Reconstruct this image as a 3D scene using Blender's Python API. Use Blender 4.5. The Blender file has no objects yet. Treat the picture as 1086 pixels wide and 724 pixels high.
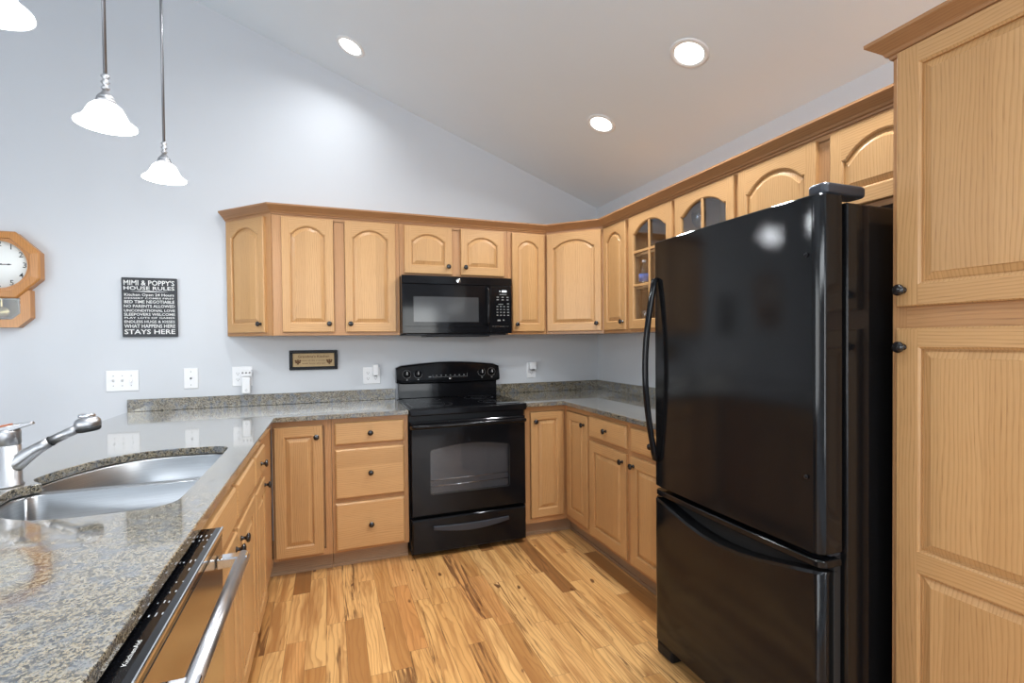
import bpy, bmesh, math, random
from mathutils import Vector, Matrix
random.seed(7)
SC = bpy.context.scene
COL = SC.collection
PI = math.pi

# ------------------------------------------------------------------ camera
YAW, PITCH, ROLL = 0.3572, -0.0159, -0.0100
CAM = Vector((-2.1279, -3.6291, 1.3261))
FPX, SHIFT = 520.32, 7.28
f0 = Vector((math.sin(YAW), math.cos(YAW), 0)); r0 = Vector((math.cos(YAW), -math.sin(YAW), 0)); u0 = Vector((0, 0, 1))
fw = f0 * math.cos(PITCH) + u0 * math.sin(PITCH)
up = u0 * math.cos(PITCH) - f0 * math.sin(PITCH)
ri = r0 * math.cos(ROLL) + up * math.sin(ROLL)
up = up * math.cos(ROLL) - r0 * math.sin(ROLL)
cd = bpy.data.cameras.new('camera')
cd.sensor_fit = 'HORIZONTAL'; cd.sensor_width = 36.0
cd.lens = FPX / 1086 * 36.0
cd.shift_y = SHIFT / 1086
cd.clip_start = 0.05
cam = bpy.data.objects.new('camera', cd); COL.objects.link(cam)
M = Matrix.Identity(4)
for i in range(3):
    M[i][0] = ri[i]; M[i][1] = up[i]; M[i][2] = -fw[i]; M[i][3] = CAM[i]
cam.matrix_world = M
SC.camera = cam

# ------------------------------------------------------------------ render look
SC.view_settings.view_transform = 'Standard'
SC.view_settings.look = 'None'
SC.view_settings.exposure = 0.0
SC.view_settings.gamma = 1.0
SC.view_settings.use_curve_mapping = False
SC.render.engine = 'CYCLES'
SC.cycles.use_denoising = True
SC.cycles.max_bounces = 10
SC.cycles.diffuse_bounces = 5
SC.cycles.glossy_bounces = 5
SC.cycles.transparent_max_bounces = 12
SC.cycles.sample_clamp_indirect = 6.0
SC.cycles.caustics_reflective = False
SC.cycles.caustics_refractive = False

# ------------------------------------------------------------------ room dimensions
RX, LX, FY = 0.0, -6.6, -7.0
EAVE, SLOPE = 2.43, 0.368
RIDGE = -3.3
def ceil_z(x):
    return EAVE + SLOPE * (-x if x > RIDGE else (x - LX))

# ------------------------------------------------------------------ world + daylight
w = bpy.data.worlds.new('world'); SC.world = w; w.use_nodes = True
nt = w.node_tree
sky = nt.nodes.new('ShaderNodeTexSky'); sky.sky_type = 'NISHITA'
sky.sun_elevation = math.radians(40); sky.sun_rotation = math.radians(200); sky.sun_disc = False
nt.links.new(sky.outputs[0], nt.nodes['Background'].inputs[0])
nt.nodes['Background'].inputs[1].default_value = 0.25

def area(name, loc, rot, sx, sy, power, color, spread=180):
    l = bpy.data.lights.new(name, 'AREA'); l.shape = 'RECTANGLE'; l.size = sx; l.size_y = sy
    l.energy = power; l.color = color; l.spread = math.radians(spread)
    o = bpy.data.objects.new(name, l); COL.objects.link(o); o.location = loc; o.rotation_euler = rot
    return o
FILL_COLOR = (0.88, 0.94, 1.0)
# (centre along wall, width, sill height, head height)
FRONT_FILL_WINDOWS = [(-5.75, 1.2, 0.4, 2.25), (-2.95, 3.9, 1.86, 2.40), (-.45, 0.8, 0.06, 2.05)]  # unseen openings added as frontal fill, mainly for the wall under the cabinets
FRONT_FILL_POWER = [14.0, 54.0, 34.0]
LEFT_FILL_WINDOWS = [(-6.0, 1.6, 0.3, 2.15), (-4.15, 1.6, 0.3, 2.15)]  # unseen left openings, added to light the pantry and ceiling
P_LEFT = 58.0
for (cx, ww, z0, z1), P_FRONT in zip(FRONT_FILL_WINDOWS, FRONT_FILL_POWER):  # fill lamps set in the added window openings
    area('window_fill', (cx, FY + 0.02, (z0 + z1) / 2), (PI / 2, 0, 0), ww - .1, z1 - z0 - .1, P_FRONT, FILL_COLOR)
for cy, ww, z0, z1 in LEFT_FILL_WINDOWS:
    area('window_fill', (LX + 0.02, cy, (z0 + z1) / 2), (PI / 2, 0, -PI / 2), ww - .1, z1 - z0 - .1, P_LEFT, FILL_COLOR)
CAN_POWER, CAN_COLOR = 12.0, (0.93, 0.97, 1.0)
PENDANT_POWER = 7.0

# ------------------------------------------------------------------ materials
def new_mat(name):
    m = bpy.data.materials.new(name); m.use_nodes = True
    b = m.node_tree.nodes['Principled BSDF']
    return m, m.node_tree, b
def plain(name, col, rough=0.5, metal=0.0, spec=0.5, bump=0, bscale=200, coat=0, var=0.04, vscale=6, emis=None, estr=0, rvar=0):
    m, nt, b = new_mat(name)
    b.inputs['Roughness'].default_value = rough; b.inputs['Metallic'].default_value = metal
    b.inputs['Specular IOR Level'].default_value = spec; b.inputs['Coat Weight'].default_value = coat
    b.inputs['Coat Roughness'].default_value = 0.03
    tc = nt.nodes.new('ShaderNodeTexCoord'); nz = nt.nodes.new('ShaderNodeTexNoise')
    nz.inputs['Scale'].default_value = vscale; nz.inputs['Detail'].default_value = 3
    nt.links.new(tc.outputs['Object'], nz.inputs['Vector'])
    mx = nt.nodes.new('ShaderNodeMix'); mx.data_type = 'RGBA'
    mx.inputs[6].default_value = (*[c * (1 - var) for c in col], 1); mx.inputs[7].default_value = (*[min(1, c * (1 + var)) for c in col], 1)
    nt.links.new(nz.outputs['Fac'], mx.inputs[0]); nt.links.new(mx.outputs[2], b.inputs['Base Color'])
    if bump:
        n2 = nt.nodes.new('ShaderNodeTexNoise'); n2.inputs['Scale'].default_value = bscale; n2.inputs['Detail'].default_value = 2
        nt.links.new(tc.outputs['Object'], n2.inputs['Vector'])
        bp = nt.nodes.new('ShaderNodeBump'); bp.inputs['Strength'].default_value = bump; bp.inputs['Distance'].default_value = 0.001
        nt.links.new(n2.outputs['Fac'], bp.inputs['Height']); nt.links.new(bp.outputs[0], b.inputs['Normal'])
    if emis:
        b.inputs['Emission Color'].default_value = (*emis, 1); b.inputs['Emission Strength'].default_value = estr
    return m
class NB:
    """tiny node helper"""
    def __init__(s, nt): s.nt = nt
    def _in(s, sock, v):
        if isinstance(v, (int, float)): sock.default_value = v
        elif isinstance(v, tuple): sock.default_value = v
        else: s.nt.links.new(v, sock)
    def math(s, op, a, b=0.0, c=None):
        n = s.nt.nodes.new('ShaderNodeMath'); n.operation = op
        s._in(n.inputs[0], a); s._in(n.inputs[1], b)
        if c is not None: s._in(n.inputs[2], c)
        return n.outputs[0]
    def comb(s, x, y, z=0.0):
        n = s.nt.nodes.new('ShaderNodeCombineXYZ'); s._in(n.inputs[0], x); s._in(n.inputs[1], y); s._in(n.inputs[2], z); return n.outputs[0]
    def sep(s, v):
        n = s.nt.nodes.new('ShaderNodeSeparateXYZ'); s.nt.links.new(v, n.inputs[0]); return n.outputs
    def noise(s, v, scale=1.0, detail=2, rough=0.5, dist=0.0):
        n = s.nt.nodes.new('ShaderNodeTexNoise'); s.nt.links.new(v, n.inputs['Vector'])
        n.inputs['Scale'].default_value = scale; n.inputs['Detail'].default_value = detail; n.inputs['Roughness'].default_value = rough
        n.inputs['Distortion'].default_value = dist; return n.outputs['Fac']
    def ramp(s, fac, stops, interp='LINEAR'):
        n = s.nt.nodes.new('ShaderNodeValToRGB'); n.color_ramp.interpolation = interp
        e = n.color_ramp.elements
        while len(e) < len(stops): e.new(0.5)
        for k, (p, c) in enumerate(stops):
            e[k].position = p; e[k].color = (*c, 1) if len(c) == 3 else c
        s.nt.links.new(fac, n.inputs[0]); return n.outputs[0]
    def mix(s, fac, a, b, mode='MIX'):
        n = s.nt.nodes.new('ShaderNodeMix'); n.data_type = 'RGBA'; n.blend_type = mode
        s._in(n.inputs[0], fac)
        for i, v in ((6, a), (7, b)):
            if isinstance(v, tuple): n.inputs[i].default_value = (*v, 1)
            else: s.nt.links.new(v, n.inputs[i])
        return n.outputs[2]
    def white(s, v):
        n = s.nt.nodes.new('ShaderNodeTexWhiteNoise'); n.noise_dimensions = '3D'; s.nt.links.new(v, n.inputs['Vector']); return n.outputs['Value'], n.outputs['Color']
    def bump(s, h, strength=0.2, dist=0.001):
        n = s.nt.nodes.new('ShaderNodeBump'); n.inputs['Strength'].default_value = strength; n.inputs['Distance'].default_value = dist
        s.nt.links.new(h, n.inputs['Height']); return n.outputs[0]

def wood(name, light, dark, pore, rough=0.36, coat=0.12, tint=0.10, boards=0.0):
    m, nt, b = new_mat(name); N = NB(nt)
    uv = nt.nodes.new('ShaderNodeUVMap'); uv.uv_map = 'UVMap'
    U, V, _ = N.sep(uv.outputs[0])
    bt = None
    if boards:
        bid = N.math('FLOOR', N.math('DIVIDE', V, boards))
        bv, bc = N.white(N.comb(bid, 1.7, 4.2)); bs = N.sep(bc)
        U = N.math('ADD', U, N.math('MULTIPLY', bs[0], 40.0)); V = N.math('ADD', V, N.math('MULTIPLY', bs[1], 20.0)); bt = bs[2]
    wig = N.noise(N.comb(N.math('MULTIPLY', U, 1.0), N.math('MULTIPLY', V, 4.2)), 1.0, 2, 0.5)
    wig2 = N.noise(N.comb(N.math('MULTIPLY', U, 9.0), N.math('MULTIPLY', V, 60.0)), 1.0, 2, 0.5)
    ph = N.math('ADD', N.math('MULTIPLY', V, 105.0), N.math('ADD', N.math('MULTIPLY', wig, 11.0), N.math('MULTIPLY', wig2, 0.55)))
    fr = N.math('FRACT', ph)
    rings = N.ramp(fr, [(0.0, (0.05, 0.05, 0.05)), (0.5, (0.12, 0.12, 0.12)), (0.88, (1, 1, 1)), (1.0, (0.05, 0.05, 0.05))])
    fine = N.noise(N.comb(N.math('MULTIPLY', U, 10.0), N.math('MULTIPLY', V, 480.0)), 1.0, 2, 0.6)
    pores = N.ramp(fine, [(0.52, (0, 0, 0)), (0.68, (1, 1, 1))])
    broad = N.noise(N.comb(N.math('MULTIPLY', U, 0.8), N.math('MULTIPLY', V, 9.0)), 1.0, 2)
    base = N.mix(N.math('MULTIPLY', rings, 0.58), light, dark)
    base = N.mix(N.math('MULTIPLY', N.math('MULTIPLY', pores, N.math('ADD', 0.22, rings)), 0.6), base, pore)
    lo = tuple(c * (1 - tint) for c in (1.0, 0.95, 0.88)); hi = tuple(1 + tint * k for k in (0.6, 0.8, 1.0))
    base = N.mix(1.0, base, N.mix(broad, lo, hi), 'MULTIPLY')
    if bt is not None: base = N.mix(1.0, base, N.mix(bt, (0.90, 0.88, 0.84), (1.06, 1.06, 1.05)), 'MULTIPLY')
    nt.links.new(base, b.inputs['Base Color'])
    b.inputs['Roughness'].default_value = rough; b.inputs['Coat Weight'].default_value = coat; b.inputs['Coat Roughness'].default_value = 0.22
    b.inputs['Specular IOR Level'].default_value = 0.35
    nt.links.new(N.bump(pores, 0.12, 0.0005), b.inputs['Normal'])
    return m
OAK = wood('oak', (0.545, 0.317, 0.138), (0.39, 0.20, 0.076), (0.27, 0.135, 0.055))
OAK_PANEL = wood('oak_panel', (0.555, 0.327, 0.146), (0.405, 0.212, 0.084), (0.28, 0.14, 0.055), boards=0.088)
OAK_FRAME = wood('oak_face_frame', (0.47, 0.25, 0.11), (0.35, 0.17, 0.07), (0.22, 0.11, 0.05))
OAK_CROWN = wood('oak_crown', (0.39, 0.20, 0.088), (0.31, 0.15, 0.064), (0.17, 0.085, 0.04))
OAK_TOE = wood('oak_toe_kick', (0.36, 0.24, 0.15), (0.29, 0.185, 0.11), (0.16, 0.10, 0.06), rough=0.5, coat=0)
OAK_CLOCK = wood('oak_clock', (0.52, 0.235, 0.07), (0.38, 0.16, 0.045), (0.2, 0.08, 0.02), coat=0.4)
OAK_IN = wood('oak_inside', (0.55, 0.33, 0.16), (0.42, 0.24, 0.11), (0.24, 0.13, 0.06), rough=0.5, coat=0)

def floor_mat():
    m, nt, b = new_mat('hickory_floor'); N = NB(nt)
    tc = nt.nodes.new('ShaderNodeTexCoord'); X, Y, _ = N.sep(tc.outputs['Object'])
    Wd = 0.083
    rx = N.math('DIVIDE', X, Wd); row = N.math('FLOOR', rx); fx = N.math('FRACT', rx)
    rv, rc = N.white(N.comb(row, 3.3, 1.0))
    rr = N.sep(rc)
    ln = N.math('ADD', 0.42, N.math('MULTIPLY', rr[0], 0.45))
    yy = N.math('DIVIDE', N.math('ADD', Y, N.math('MULTIPLY', rr[1], 5.0)), ln)
    col = N.math('FLOOR', yy); fy = N.math('FRACT', yy)
    idv, idc = N.white(N.comb(row, col, 7.7))
    a, c, d = N.sep(idc)[:3]
    # board coordinates: along, across
    U = N.math('ADD', Y, N.math('MULTIPLY', a, 37.0)); V = N.math('ADD', X, N.math('MULTIPLY', c, 19.0))
    base = N.ramp(idv, [(0.0, (0.21, 0.092, 0.030)), (0.13, (0.44, 0.21, 0.066)), (0.30, (0.62, 0.33, 0.112)), (0.60, (0.70, 0.385, 0.135)), (0.84, (0.76, 0.455, 0.178)), (1.0, (0.56, 0.255, 0.082))])
    wig = N.noise(N.comb(N.math('MULTIPLY', U, 1.3), N.math('MULTIPLY', V, 6.5)), 1.0, 3, 0.55)
    fr = N.math('FRACT', N.math('ADD', N.math('MULTIPLY', V, 48.0), N.math('MULTIPLY', wig, 8.0)))
    ring = N.ramp(fr, [(0.0, (0.05, 0.05, 0.05)), (0.55, (0.1, 0.1, 0.1)), (0.9, (1, 1, 1)), (1.0, (0.05, 0.05, 0.05))])
    colr = N.mix(N.math('MULTIPLY', ring, 0.5), base, (0.25, 0.10, 0.03))
    fine = N.noise(N.comb(N.math('MULTIPLY', U, 6.0), N.math('MULTIPLY', V, 260.0)), 1.0, 2)
    colr = N.mix(N.math('MULTIPLY', fine, 0.22), colr, (0.34, 0.16, 0.055))
    st2 = N.noise(N.comb(N.math('MULTIPLY', U, 1.2), N.math('MULTIPLY', V, 17.0)), 1.0, 3, 0.6, 0.8)
    colr = N.mix(N.ramp(st2, [(0.47, (0, 0, 0)), (0.66, (0.85, 0.85, 0.85))]), colr, (0.33, 0.14, 0.042))
    # dark heartwood streaks, on some boards strong
    st = N.noise(N.comb(N.math('MULTIPLY', U, 2.0), N.math('MULTIPLY', V, 36.0)), 1.0, 4, 0.62, 1.6)
    thr = N.math('SUBTRACT', 0.655, N.math('MULTIPLY', N.math('POWER', d, 5.0), 0.21))
    smask = N.math('MULTIPLY', N.math('SUBTRACT', st, thr), 9.0)
    cl = nt.nodes.new('ShaderNodeClamp'); nt.links.new(smask, cl.inputs[0])
    colr = N.mix(N.math('MULTIPLY', cl.outputs[0], 0.82), colr, (0.115, 0.045, 0.018))
    kn = N.noise(N.comb(N.math('MULTIPLY', U, 9.0), N.math('MULTIPLY', V, 17.0)), 1.0, 1)
    colr = N.mix(N.ramp(kn, [(0.73, (0, 0, 0)), (0.78, (0.9, 0.9, 0.9))]), colr, (0.10, 0.035, 0.014))
    # joints
    ex = N.math('MINIMUM', fx, N.math('SUBTRACT', 1.0, fx)); ey = N.math('MINIMUM', fy, N.math('SUBTRACT', 1.0, fy))
    ex = N.math('MULTIPLY', ex, Wd); ey = N.math('MULTIPLY', ey, ln)
    edge = N.math('LESS_THAN', N.math('MINIMUM', ex, ey), 0.0010)
    colr = N.mix(N.math('MULTIPLY', edge, 0.6), colr, (0.10, 0.045, 0.02))
    nt.links.new(colr, b.inputs['Base Color'])
    b.inputs['Roughness'].default_value = 0.30; b.inputs['Specular IOR Level'].default_value = 0.45
    nt.links.new(N.bump(N.math('SUBTRACT', 1.0, edge), 0.25, 0.001), b.inputs['Normal'])
    return m
FLOOR = floor_mat()

def granite_mat():
    m, nt, b = new_mat('granite'); N = NB(nt)
    tc = nt.nodes.new('ShaderNodeTexCoord'); P = tc.outputs['Object']
    n1 = N.noise(P, 175, 3, 0.7); n2 = N.noise(P, 330, 2, 0.6); n3 = N.noise(P, 30, 3)
    vo = nt.nodes.new('ShaderNodeTexVoronoi'); vo.inputs['Scale'].default_value = 210; nt.links.new(P, vo.inputs['Vector'])
    vs = N.sep(vo.outputs['Color'])
    tone = N.math('ADD', N.math('MULTIPLY', n1, 0.72), N.math('MULTIPLY', vs[0], 0.28))
    c = N.ramp(tone, [(0.30, (0.012, 0.011, 0.010)), (0.43, (0.060, 0.052, 0.039)), (0.515, (0.235, 0.19, 0.122)), (0.58, (0.33, 0.278, 0.19)), (0.70, (0.175, 0.178, 0.175))])
    c = N.mix(N.ramp(n2, [(0.60, (0, 0, 0)), (0.67, (0.8, 0.8, 0.8))]), c, (0.42, 0.38, 0.29))
    c = N.mix(N.ramp(n2, [(0.33, (1, 1, 1)), (0.39, (0, 0, 0))]), c, (0.014, 0.014, 0.015))
    c = N.mix(N.ramp(n3, [(0.48, (0, 0, 0)), (0.66, (0.6, 0.6, 0.6))]), c, (0.125, 0.15, 0.185))
    nt.links.new(c, b.inputs['Base Color'])
    b.inputs['Roughness'].default_value = 0.12; b.inputs['Specular IOR Level'].default_value = 0.6
    b.inputs['Coat Weight'].default_value = 1.0; b.inputs['Coat Roughness'].default_value = 0.05; b.inputs['Coat IOR'].default_value = 1.58
    return m
GRANITE = granite_mat()
WALL = plain('wall_paint', (0.59, 0.608, 0.635), 0.85, var=0.01, bump=0.08, bscale=350, spec=0.2)
CEIL = plain('ceiling_paint', (0.74, 0.79, 0.82), 0.9, var=0.01, bump=0.06, bscale=300, spec=0.15)
BOUNCE_CARPET = plain('grey_bounce_carpet', (0.50, 0.53, 0.57), 0.95, var=0.06, vscale=60, bump=.3, bscale=400, spec=.1)  # out-of-view carpet added to cut warm floor bounce on the ceiling
CASEDARK = plain('dark_case_back', (0.035, 0.028, 0.022), 0.5)
TRIM = plain('trim_paint', (0.80, 0.80, 0.79), 0.45, var=0.01)
BLACK = plain('black_gloss', (0.006, 0.006, 0.007), 0.07, spec=0.2)
BLACKM = plain('black_satin', (0.010, 0.010, 0.012), 0.34, spec=0.2)
FRIDGE = plain('black_textured_enamel', (0.007, 0.007, 0.0075), 0.05, spec=0.30, bump=0.08, bscale=420)
DARK = plain('dark_gap', (0.006, 0.006, 0.006), 0.7)
SLATE = plain('slate_satin', (0.022, 0.026, 0.035), 0.38)
KNOB = plain('knob_black_bronze', (0.012, 0.010, 0.010), 0.22, spec=0.6)
GLASSBLK = plain('black_glass', (0.004, 0.004, 0.005), 0.03, spec=0.4)
MWWIN = plain('smoked_window', (0.045, 0.046, 0.048), 0.10, spec=0.4)
RINGINK = plain('faint_ring', (0.03, 0.03, 0.032), 0.3)
CAVITY = plain('oven_cavity', (0.13, 0.13, 0.135), 0.5)
CHROME = plain('chrome', (0.82, 0.83, 0.85), 0.08, metal=1.0, var=0.01)
NICKEL = plain('brushed_nickel', (0.46, 0.46, 0.47), 0.36, metal=1.0)
STEMGREY = plain('dark_nickel', (0.26, 0.26, 0.27), 0.35, metal=0.9)
WHITEP = plain('white_plastic', (0.78, 0.78, 0.79), 0.35, var=0.01)
GREYHOLE = plain('socket_hole', (0.08, 0.08, 0.085), 0.6)
WHITEINK = plain('white_ink', (0.75, 0.75, 0.73), 0.6, var=0.03)
LABELINK = plain('dim_white_ink', (0.5, 0.52, 0.55), 0.6)
GREYINK = plain('grey_ink', (0.24, 0.24, 0.24), 0.6)
BLACKINK = plain('black_ink', (0.02, 0.02, 0.02), 0.6)
BROWNINK = plain('brown_ink', (0.12, 0.05, 0.015), 0.7)
SIGNBLK = plain('sign_black', (0.028, 0.030, 0.035), 0.6, var=0.15)
PARCH = plain('parchment', (0.48, 0.34, 0.18), 0.7, var=0.15, vscale=40)
DIAL = plain('clock_dial', (0.80, 0.82, 0.80), 0.4, var=0.02)
BRASS = plain('brass', (0.75, 0.62, 0.32), 0.25, metal=1.0)
ORANGE = plain('muted_orange', (0.40, 0.12, 0.045), 0.35)
DISPLAY = plain('lit_display', (0.8, 0.85, 0.85), 0.5, emis=(0.85, 0.95, 1.0), estr=1.2)
BLUELBL = plain('blue_label', (0.10, 0.22, 0.62), 0.4)
def steel_mat():
    m, nt, b = new_mat('brushed_steel'); N = NB(nt)
    tc = nt.nodes.new('ShaderNodeTexCoord'); X, Y, Z = N.sep(tc.outputs['Object'])
    s = N.noise(N.comb(N.math('MULTIPLY', X, 6.0), N.math('MULTIPLY', Y, 6.0), N.math('MULTIPLY', Z, 600.0)), 1.0, 2)
    nt.links.new(N.mix(s, (0.30, 0.31, 0.32), (0.44, 0.45, 0.46)), b.inputs['Base Color'])
    b.inputs['Metallic'].default_value = 1; b.inputs['Roughness'].default_value = 0.30
    b.inputs['Anisotropic'].default_value = 0.4
    return m
STEEL = steel_mat()
STEELDW = plain('polished_steel', (0.40, 0.39, 0.38), 0.14, metal=1.0, var=0.02)
HANDLE = plain('handle_steel', (0.55, 0.55, 0.56), 0.32, metal=1.0, var=0.02)
def emit_mat(name, col, s, base=(0.9, 0.9, 0.9)):
    m, nt, b = new_mat(name)
    b.inputs['Base Color'].default_value = (*base, 1); b.inputs['Emission Color'].default_value = (*col, 1); b.inputs['Emission Strength'].default_value = s
    b.inputs['Roughness'].default_value = 0.3
    return m
SHADE = emit_mat('frosted_lit_shade', (0.96, 0.98, 1.0), 1.7)
BULB = emit_mat('lit_bulb', (1.0, 0.95, 0.86), 6.0)
LENS = emit_mat('lit_lens', (1.0, 0.96, 0.9), 9.0)
def glass_mat(name, tint=(0.95, 0.97, 0.98), gl=0.10, ior=1.5):
    m = bpy.data.materials.new(name); m.use_nodes = True; nt = m.node_tree
    for n in list(nt.nodes): nt.nodes.remove(n)
    o = nt.nodes.new('ShaderNodeOutputMaterial'); t = nt.nodes.new('ShaderNodeBsdfTransparent'); g = nt.nodes.new('ShaderNodeBsdfGlossy')
    t.inputs[0].default_value = (*tint, 1); g.inputs['Roughness'].default_value = 0.03
    fr = nt.nodes.new('ShaderNodeFresnel'); fr.inputs[0].default_value = ior
    ad = nt.nodes.new('ShaderNodeMath'); ad.operation = 'ADD'; ad.inputs[1].default_value = gl; ad.use_clamp = True
    nt.links.new(fr.outputs[0], ad.inputs[0])
    ge = nt.nodes.new('ShaderNodeNewGeometry'); iv = nt.nodes.new('ShaderNodeMath'); iv.operation = 'SUBTRACT'; iv.inputs[0].default_value = 1.0
    nt.links.new(ge.outputs['Backfacing'], iv.inputs[1])
    ml = nt.nodes.new('ShaderNodeMath'); ml.operation = 'MULTIPLY'; nt.links.new(ad.outputs[0], ml.inputs[0]); nt.links.new(iv.outputs[0], ml.inputs[1])
    mx = nt.nodes.new('ShaderNodeMixShader'); nt.links.new(ml.outputs[0], mx.inputs[0]); nt.links.new(t.outputs[0], mx.inputs[1]); nt.links.new(g.outputs[0], mx.inputs[2])
    nt.links.new(mx.outputs[0], o.inputs[0])
    return m
PANE = glass_mat('cabinet_glass', (0.92, 0.94, 0.97), 0.14)
CLEAR = glass_mat('clear_glass', (0.86, 0.90, 0.94), 0.10)
OVENPANE = glass_mat('oven_glass', (0.80, 0.80, 0.81), 0.0)

# ------------------------------------------------------------------ mesh builder
AX = {'x': Vector((1, 0, 0)), 'y': Vector((0, 1, 0)), 'z': Vector((0, 0, 1))}
class MB:
    def __init__(s):
        s.bm = bmesh.new(); s.uv = s.bm.loops.layers.uv.new('UVMap')
    def add(s, verts, faces, grain='z', smooth=False, xf=None):
        if xf is not None: verts = [xf @ Vector(v) for v in verts]
        g = AX[grain] if isinstance(grain, str) else Vector(grain).normalized()
        o1, o2 = random.uniform(0, 60), random.uniform(0, 60)
        vs = [s.bm.verts.new(v) for v in verts]
        for f in faces:
            try: fa = s.bm.faces.new([vs[i] for i in f])
            except ValueError: continue
            fa.smooth = smooth
            fa.normal_update(); n = fa.normal
            a = n.cross(g)
            gg = g
            if a.length < 0.35:
                gg = n.orthogonal().normalized(); a = n.cross(gg)
            a = a.normalized()
            for l in fa.loops:
                l[s.uv].uv = (l.vert.co.dot(gg) + o1, l.vert.co.dot(a) + o2)
        return s
    def box(s, x0, x1, y0, y1, z0, z1, grain='z'):
        v = [(x, y, z) for z in (z0, z1) for y in (y0, y1) for x in (x0, x1)]
        return s.add(v, [(0, 2, 3, 1), (4, 5, 7, 6), (0, 1, 5, 4), (2, 6, 7, 3), (0, 4, 6, 2), (1, 3, 7, 5)], grain)
    def prism(s, poly, lo, hi, axis='z', grain='z', smooth_side=False):
        """poly: CCW list of 2D points in the plane normal to axis (x,y)/(x,z)/(y,z)"""
        def P(p, h):
            return {'z': (p[0], p[1], h), 'y': (p[0], h, p[1]), 'x': (h, p[0], p[1])}[axis]
        n = len(poly)
        v = [P(p, lo) for p in poly] + [P(p, hi) for p in poly]
        flip = axis == 'y'
        caps = [tuple(range(n))[::-1], tuple(range(n, 2 * n))]
        sides = [(i, (i + 1) % n, n + (i + 1) % n, n + i) for i in range(n)]
        fs = caps + sides
        if flip: fs = [tuple(reversed(f)) for f in fs]
        s.add(v, fs, grain)
        if smooth_side:
            for f in s.bm.faces[-n:] if False else []: pass
        return s
    def loft(s, loops, cap0=False, cap1=False, closed=True, grain='z', smooth=False):
        n = len(loops[0]); v = [p for L in loops for p in L]; fs = []
        for k in range(len(loops) - 1):
            for i in range(n if closed else n - 1):
                j = (i + 1) % n
                fs.append((k * n + i, k * n + j, (k + 1) * n + j, (k + 1) * n + i))
        s.add(v, fs, grain, smooth)
        if cap0: s.add(list(loops[0])[::-1], [tuple(range(n))], grain)
        if cap1: s.add(list(loops[-1]), [tuple(range(n))], grain)
        return s
    def lathe(s, prof, seg=24, xf=None, grain='z', smooth=True):
        v = []; fs = []
        for r, z in prof:
            for k in range(seg):
                a = 2 * PI * k / seg; v.append((r * math.cos(a), r * math.sin(a), z))
        for i in range(len(prof) - 1):
            for k in range(seg):
                j = (k + 1) % seg
                fs.append((i * seg + k, i * seg + j, (i + 1) * seg + j, (i + 1) * seg + k))
        if prof[0][0] > 1e-6: fs.append(tuple(range(seg))[::-1])
        if prof[-1][0] > 1e-6: fs.append(tuple(range((len(prof) - 1) * seg, len(prof) * seg)))
        return s.add(v, fs, grain, smooth, xf)
    def tube(s, path, rad, seg=12, smooth=True, flat=1.0):
        path = [Vector(p) for p in path]; n = len(path)
        rads = rad if isinstance(rad, (list, tuple)) else [rad] * n
        v = []; fs = []
        t0 = (path[1] - path[0]).normalized(); ref = t0.orthogonal().normalized()
        for i in range(n):
            t = (path[min(i + 1, n - 1)] - path[max(i - 1, 0)]).normalized()
            ref = (ref - t * ref.dot(t)).normalized(); bi = t.cross(ref)
            for k in range(seg):
                a = 2 * PI * k / seg
                v.append(path[i] + ref * math.cos(a) * rads[i] + bi * math.sin(a) * rads[i] * flat)
        for i in range(n - 1):
            for k in range(seg):
                j = (k + 1) % seg; fs.append((i * seg + k, i * seg + j, (i + 1) * seg + j, (i + 1) * seg + k))
        fs.append(tuple(range(seg))[::-1]); fs.append(tuple(range((n - 1) * seg, n * seg)))
        return s.add(v, fs, 'z', smooth)
    def ring(s, r0, r1, z0, z1, seg=32, xf=None):
        """flat annulus with thickness"""
        prof = [(r0, z0), (r1, z0), (r1, z1), (r0, z1), (r0, z0)]
        v = []; fs = []
        for r, z in prof[:4]:
            for k in range(seg):
                a = 2 * PI * k / seg; v.append((r * math.cos(a), r * math.sin(a), z))
        for i in range(4):
            i2 = (i + 1) % 4
            for k in range(seg):
                j = (k + 1) % seg; fs.append((i * seg + k, i * seg + j, i2 * seg + j, i2 * seg + k))
        return s.add(v, fs, 'z', False, xf)
    def build(s, name, mat, parent=None, bevel=0.0, segs=2, loc=None, recalc=True):
        if recalc: bmesh.ops.recalc_face_normals(s.bm, faces=s.bm.faces)
        me = bpy.data.meshes.new(name); s.bm.to_mesh(me); s.bm.free()
        me.materials.append(mat)
        o = bpy.data.objects.new(name, me); COL.objects.link(o)
        if parent is not None: o.parent = parent
        if loc is not None: o.location = loc
        if bevel:
            b = o.modifiers.new('bevel', 'BEVEL'); b.width = bevel; b.segments = segs; b.limit_method = 'ANGLE'; b.angle_limit = math.radians(40)
        return o
def tag(o, label, cat, group=None, kind=None):
    if label: o['label'] = label
    if cat: o['category'] = cat
    if group: o['group'] = group
    if kind: o['kind'] = kind
    return o
def thing(name, label, cat, loc=(0, 0, 0), rz=0.0, group=None):
    o = bpy.data.objects.new(name, None); COL.objects.link(o); o.empty_display_size = 0.1
    o.location = loc; o.rotation_euler = (0, 0, rz)
    return tag(o, label, cat, group)
def struct(o):
    o['kind'] = 'structure'; return o
ROTX = Matrix.Rotation(PI / 2, 4, 'X')          # lathe axis z -> -y (front of a unit)
def front_xf(x, y, z): return Matrix.Translation((x, y, z)) @ ROTX

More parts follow.
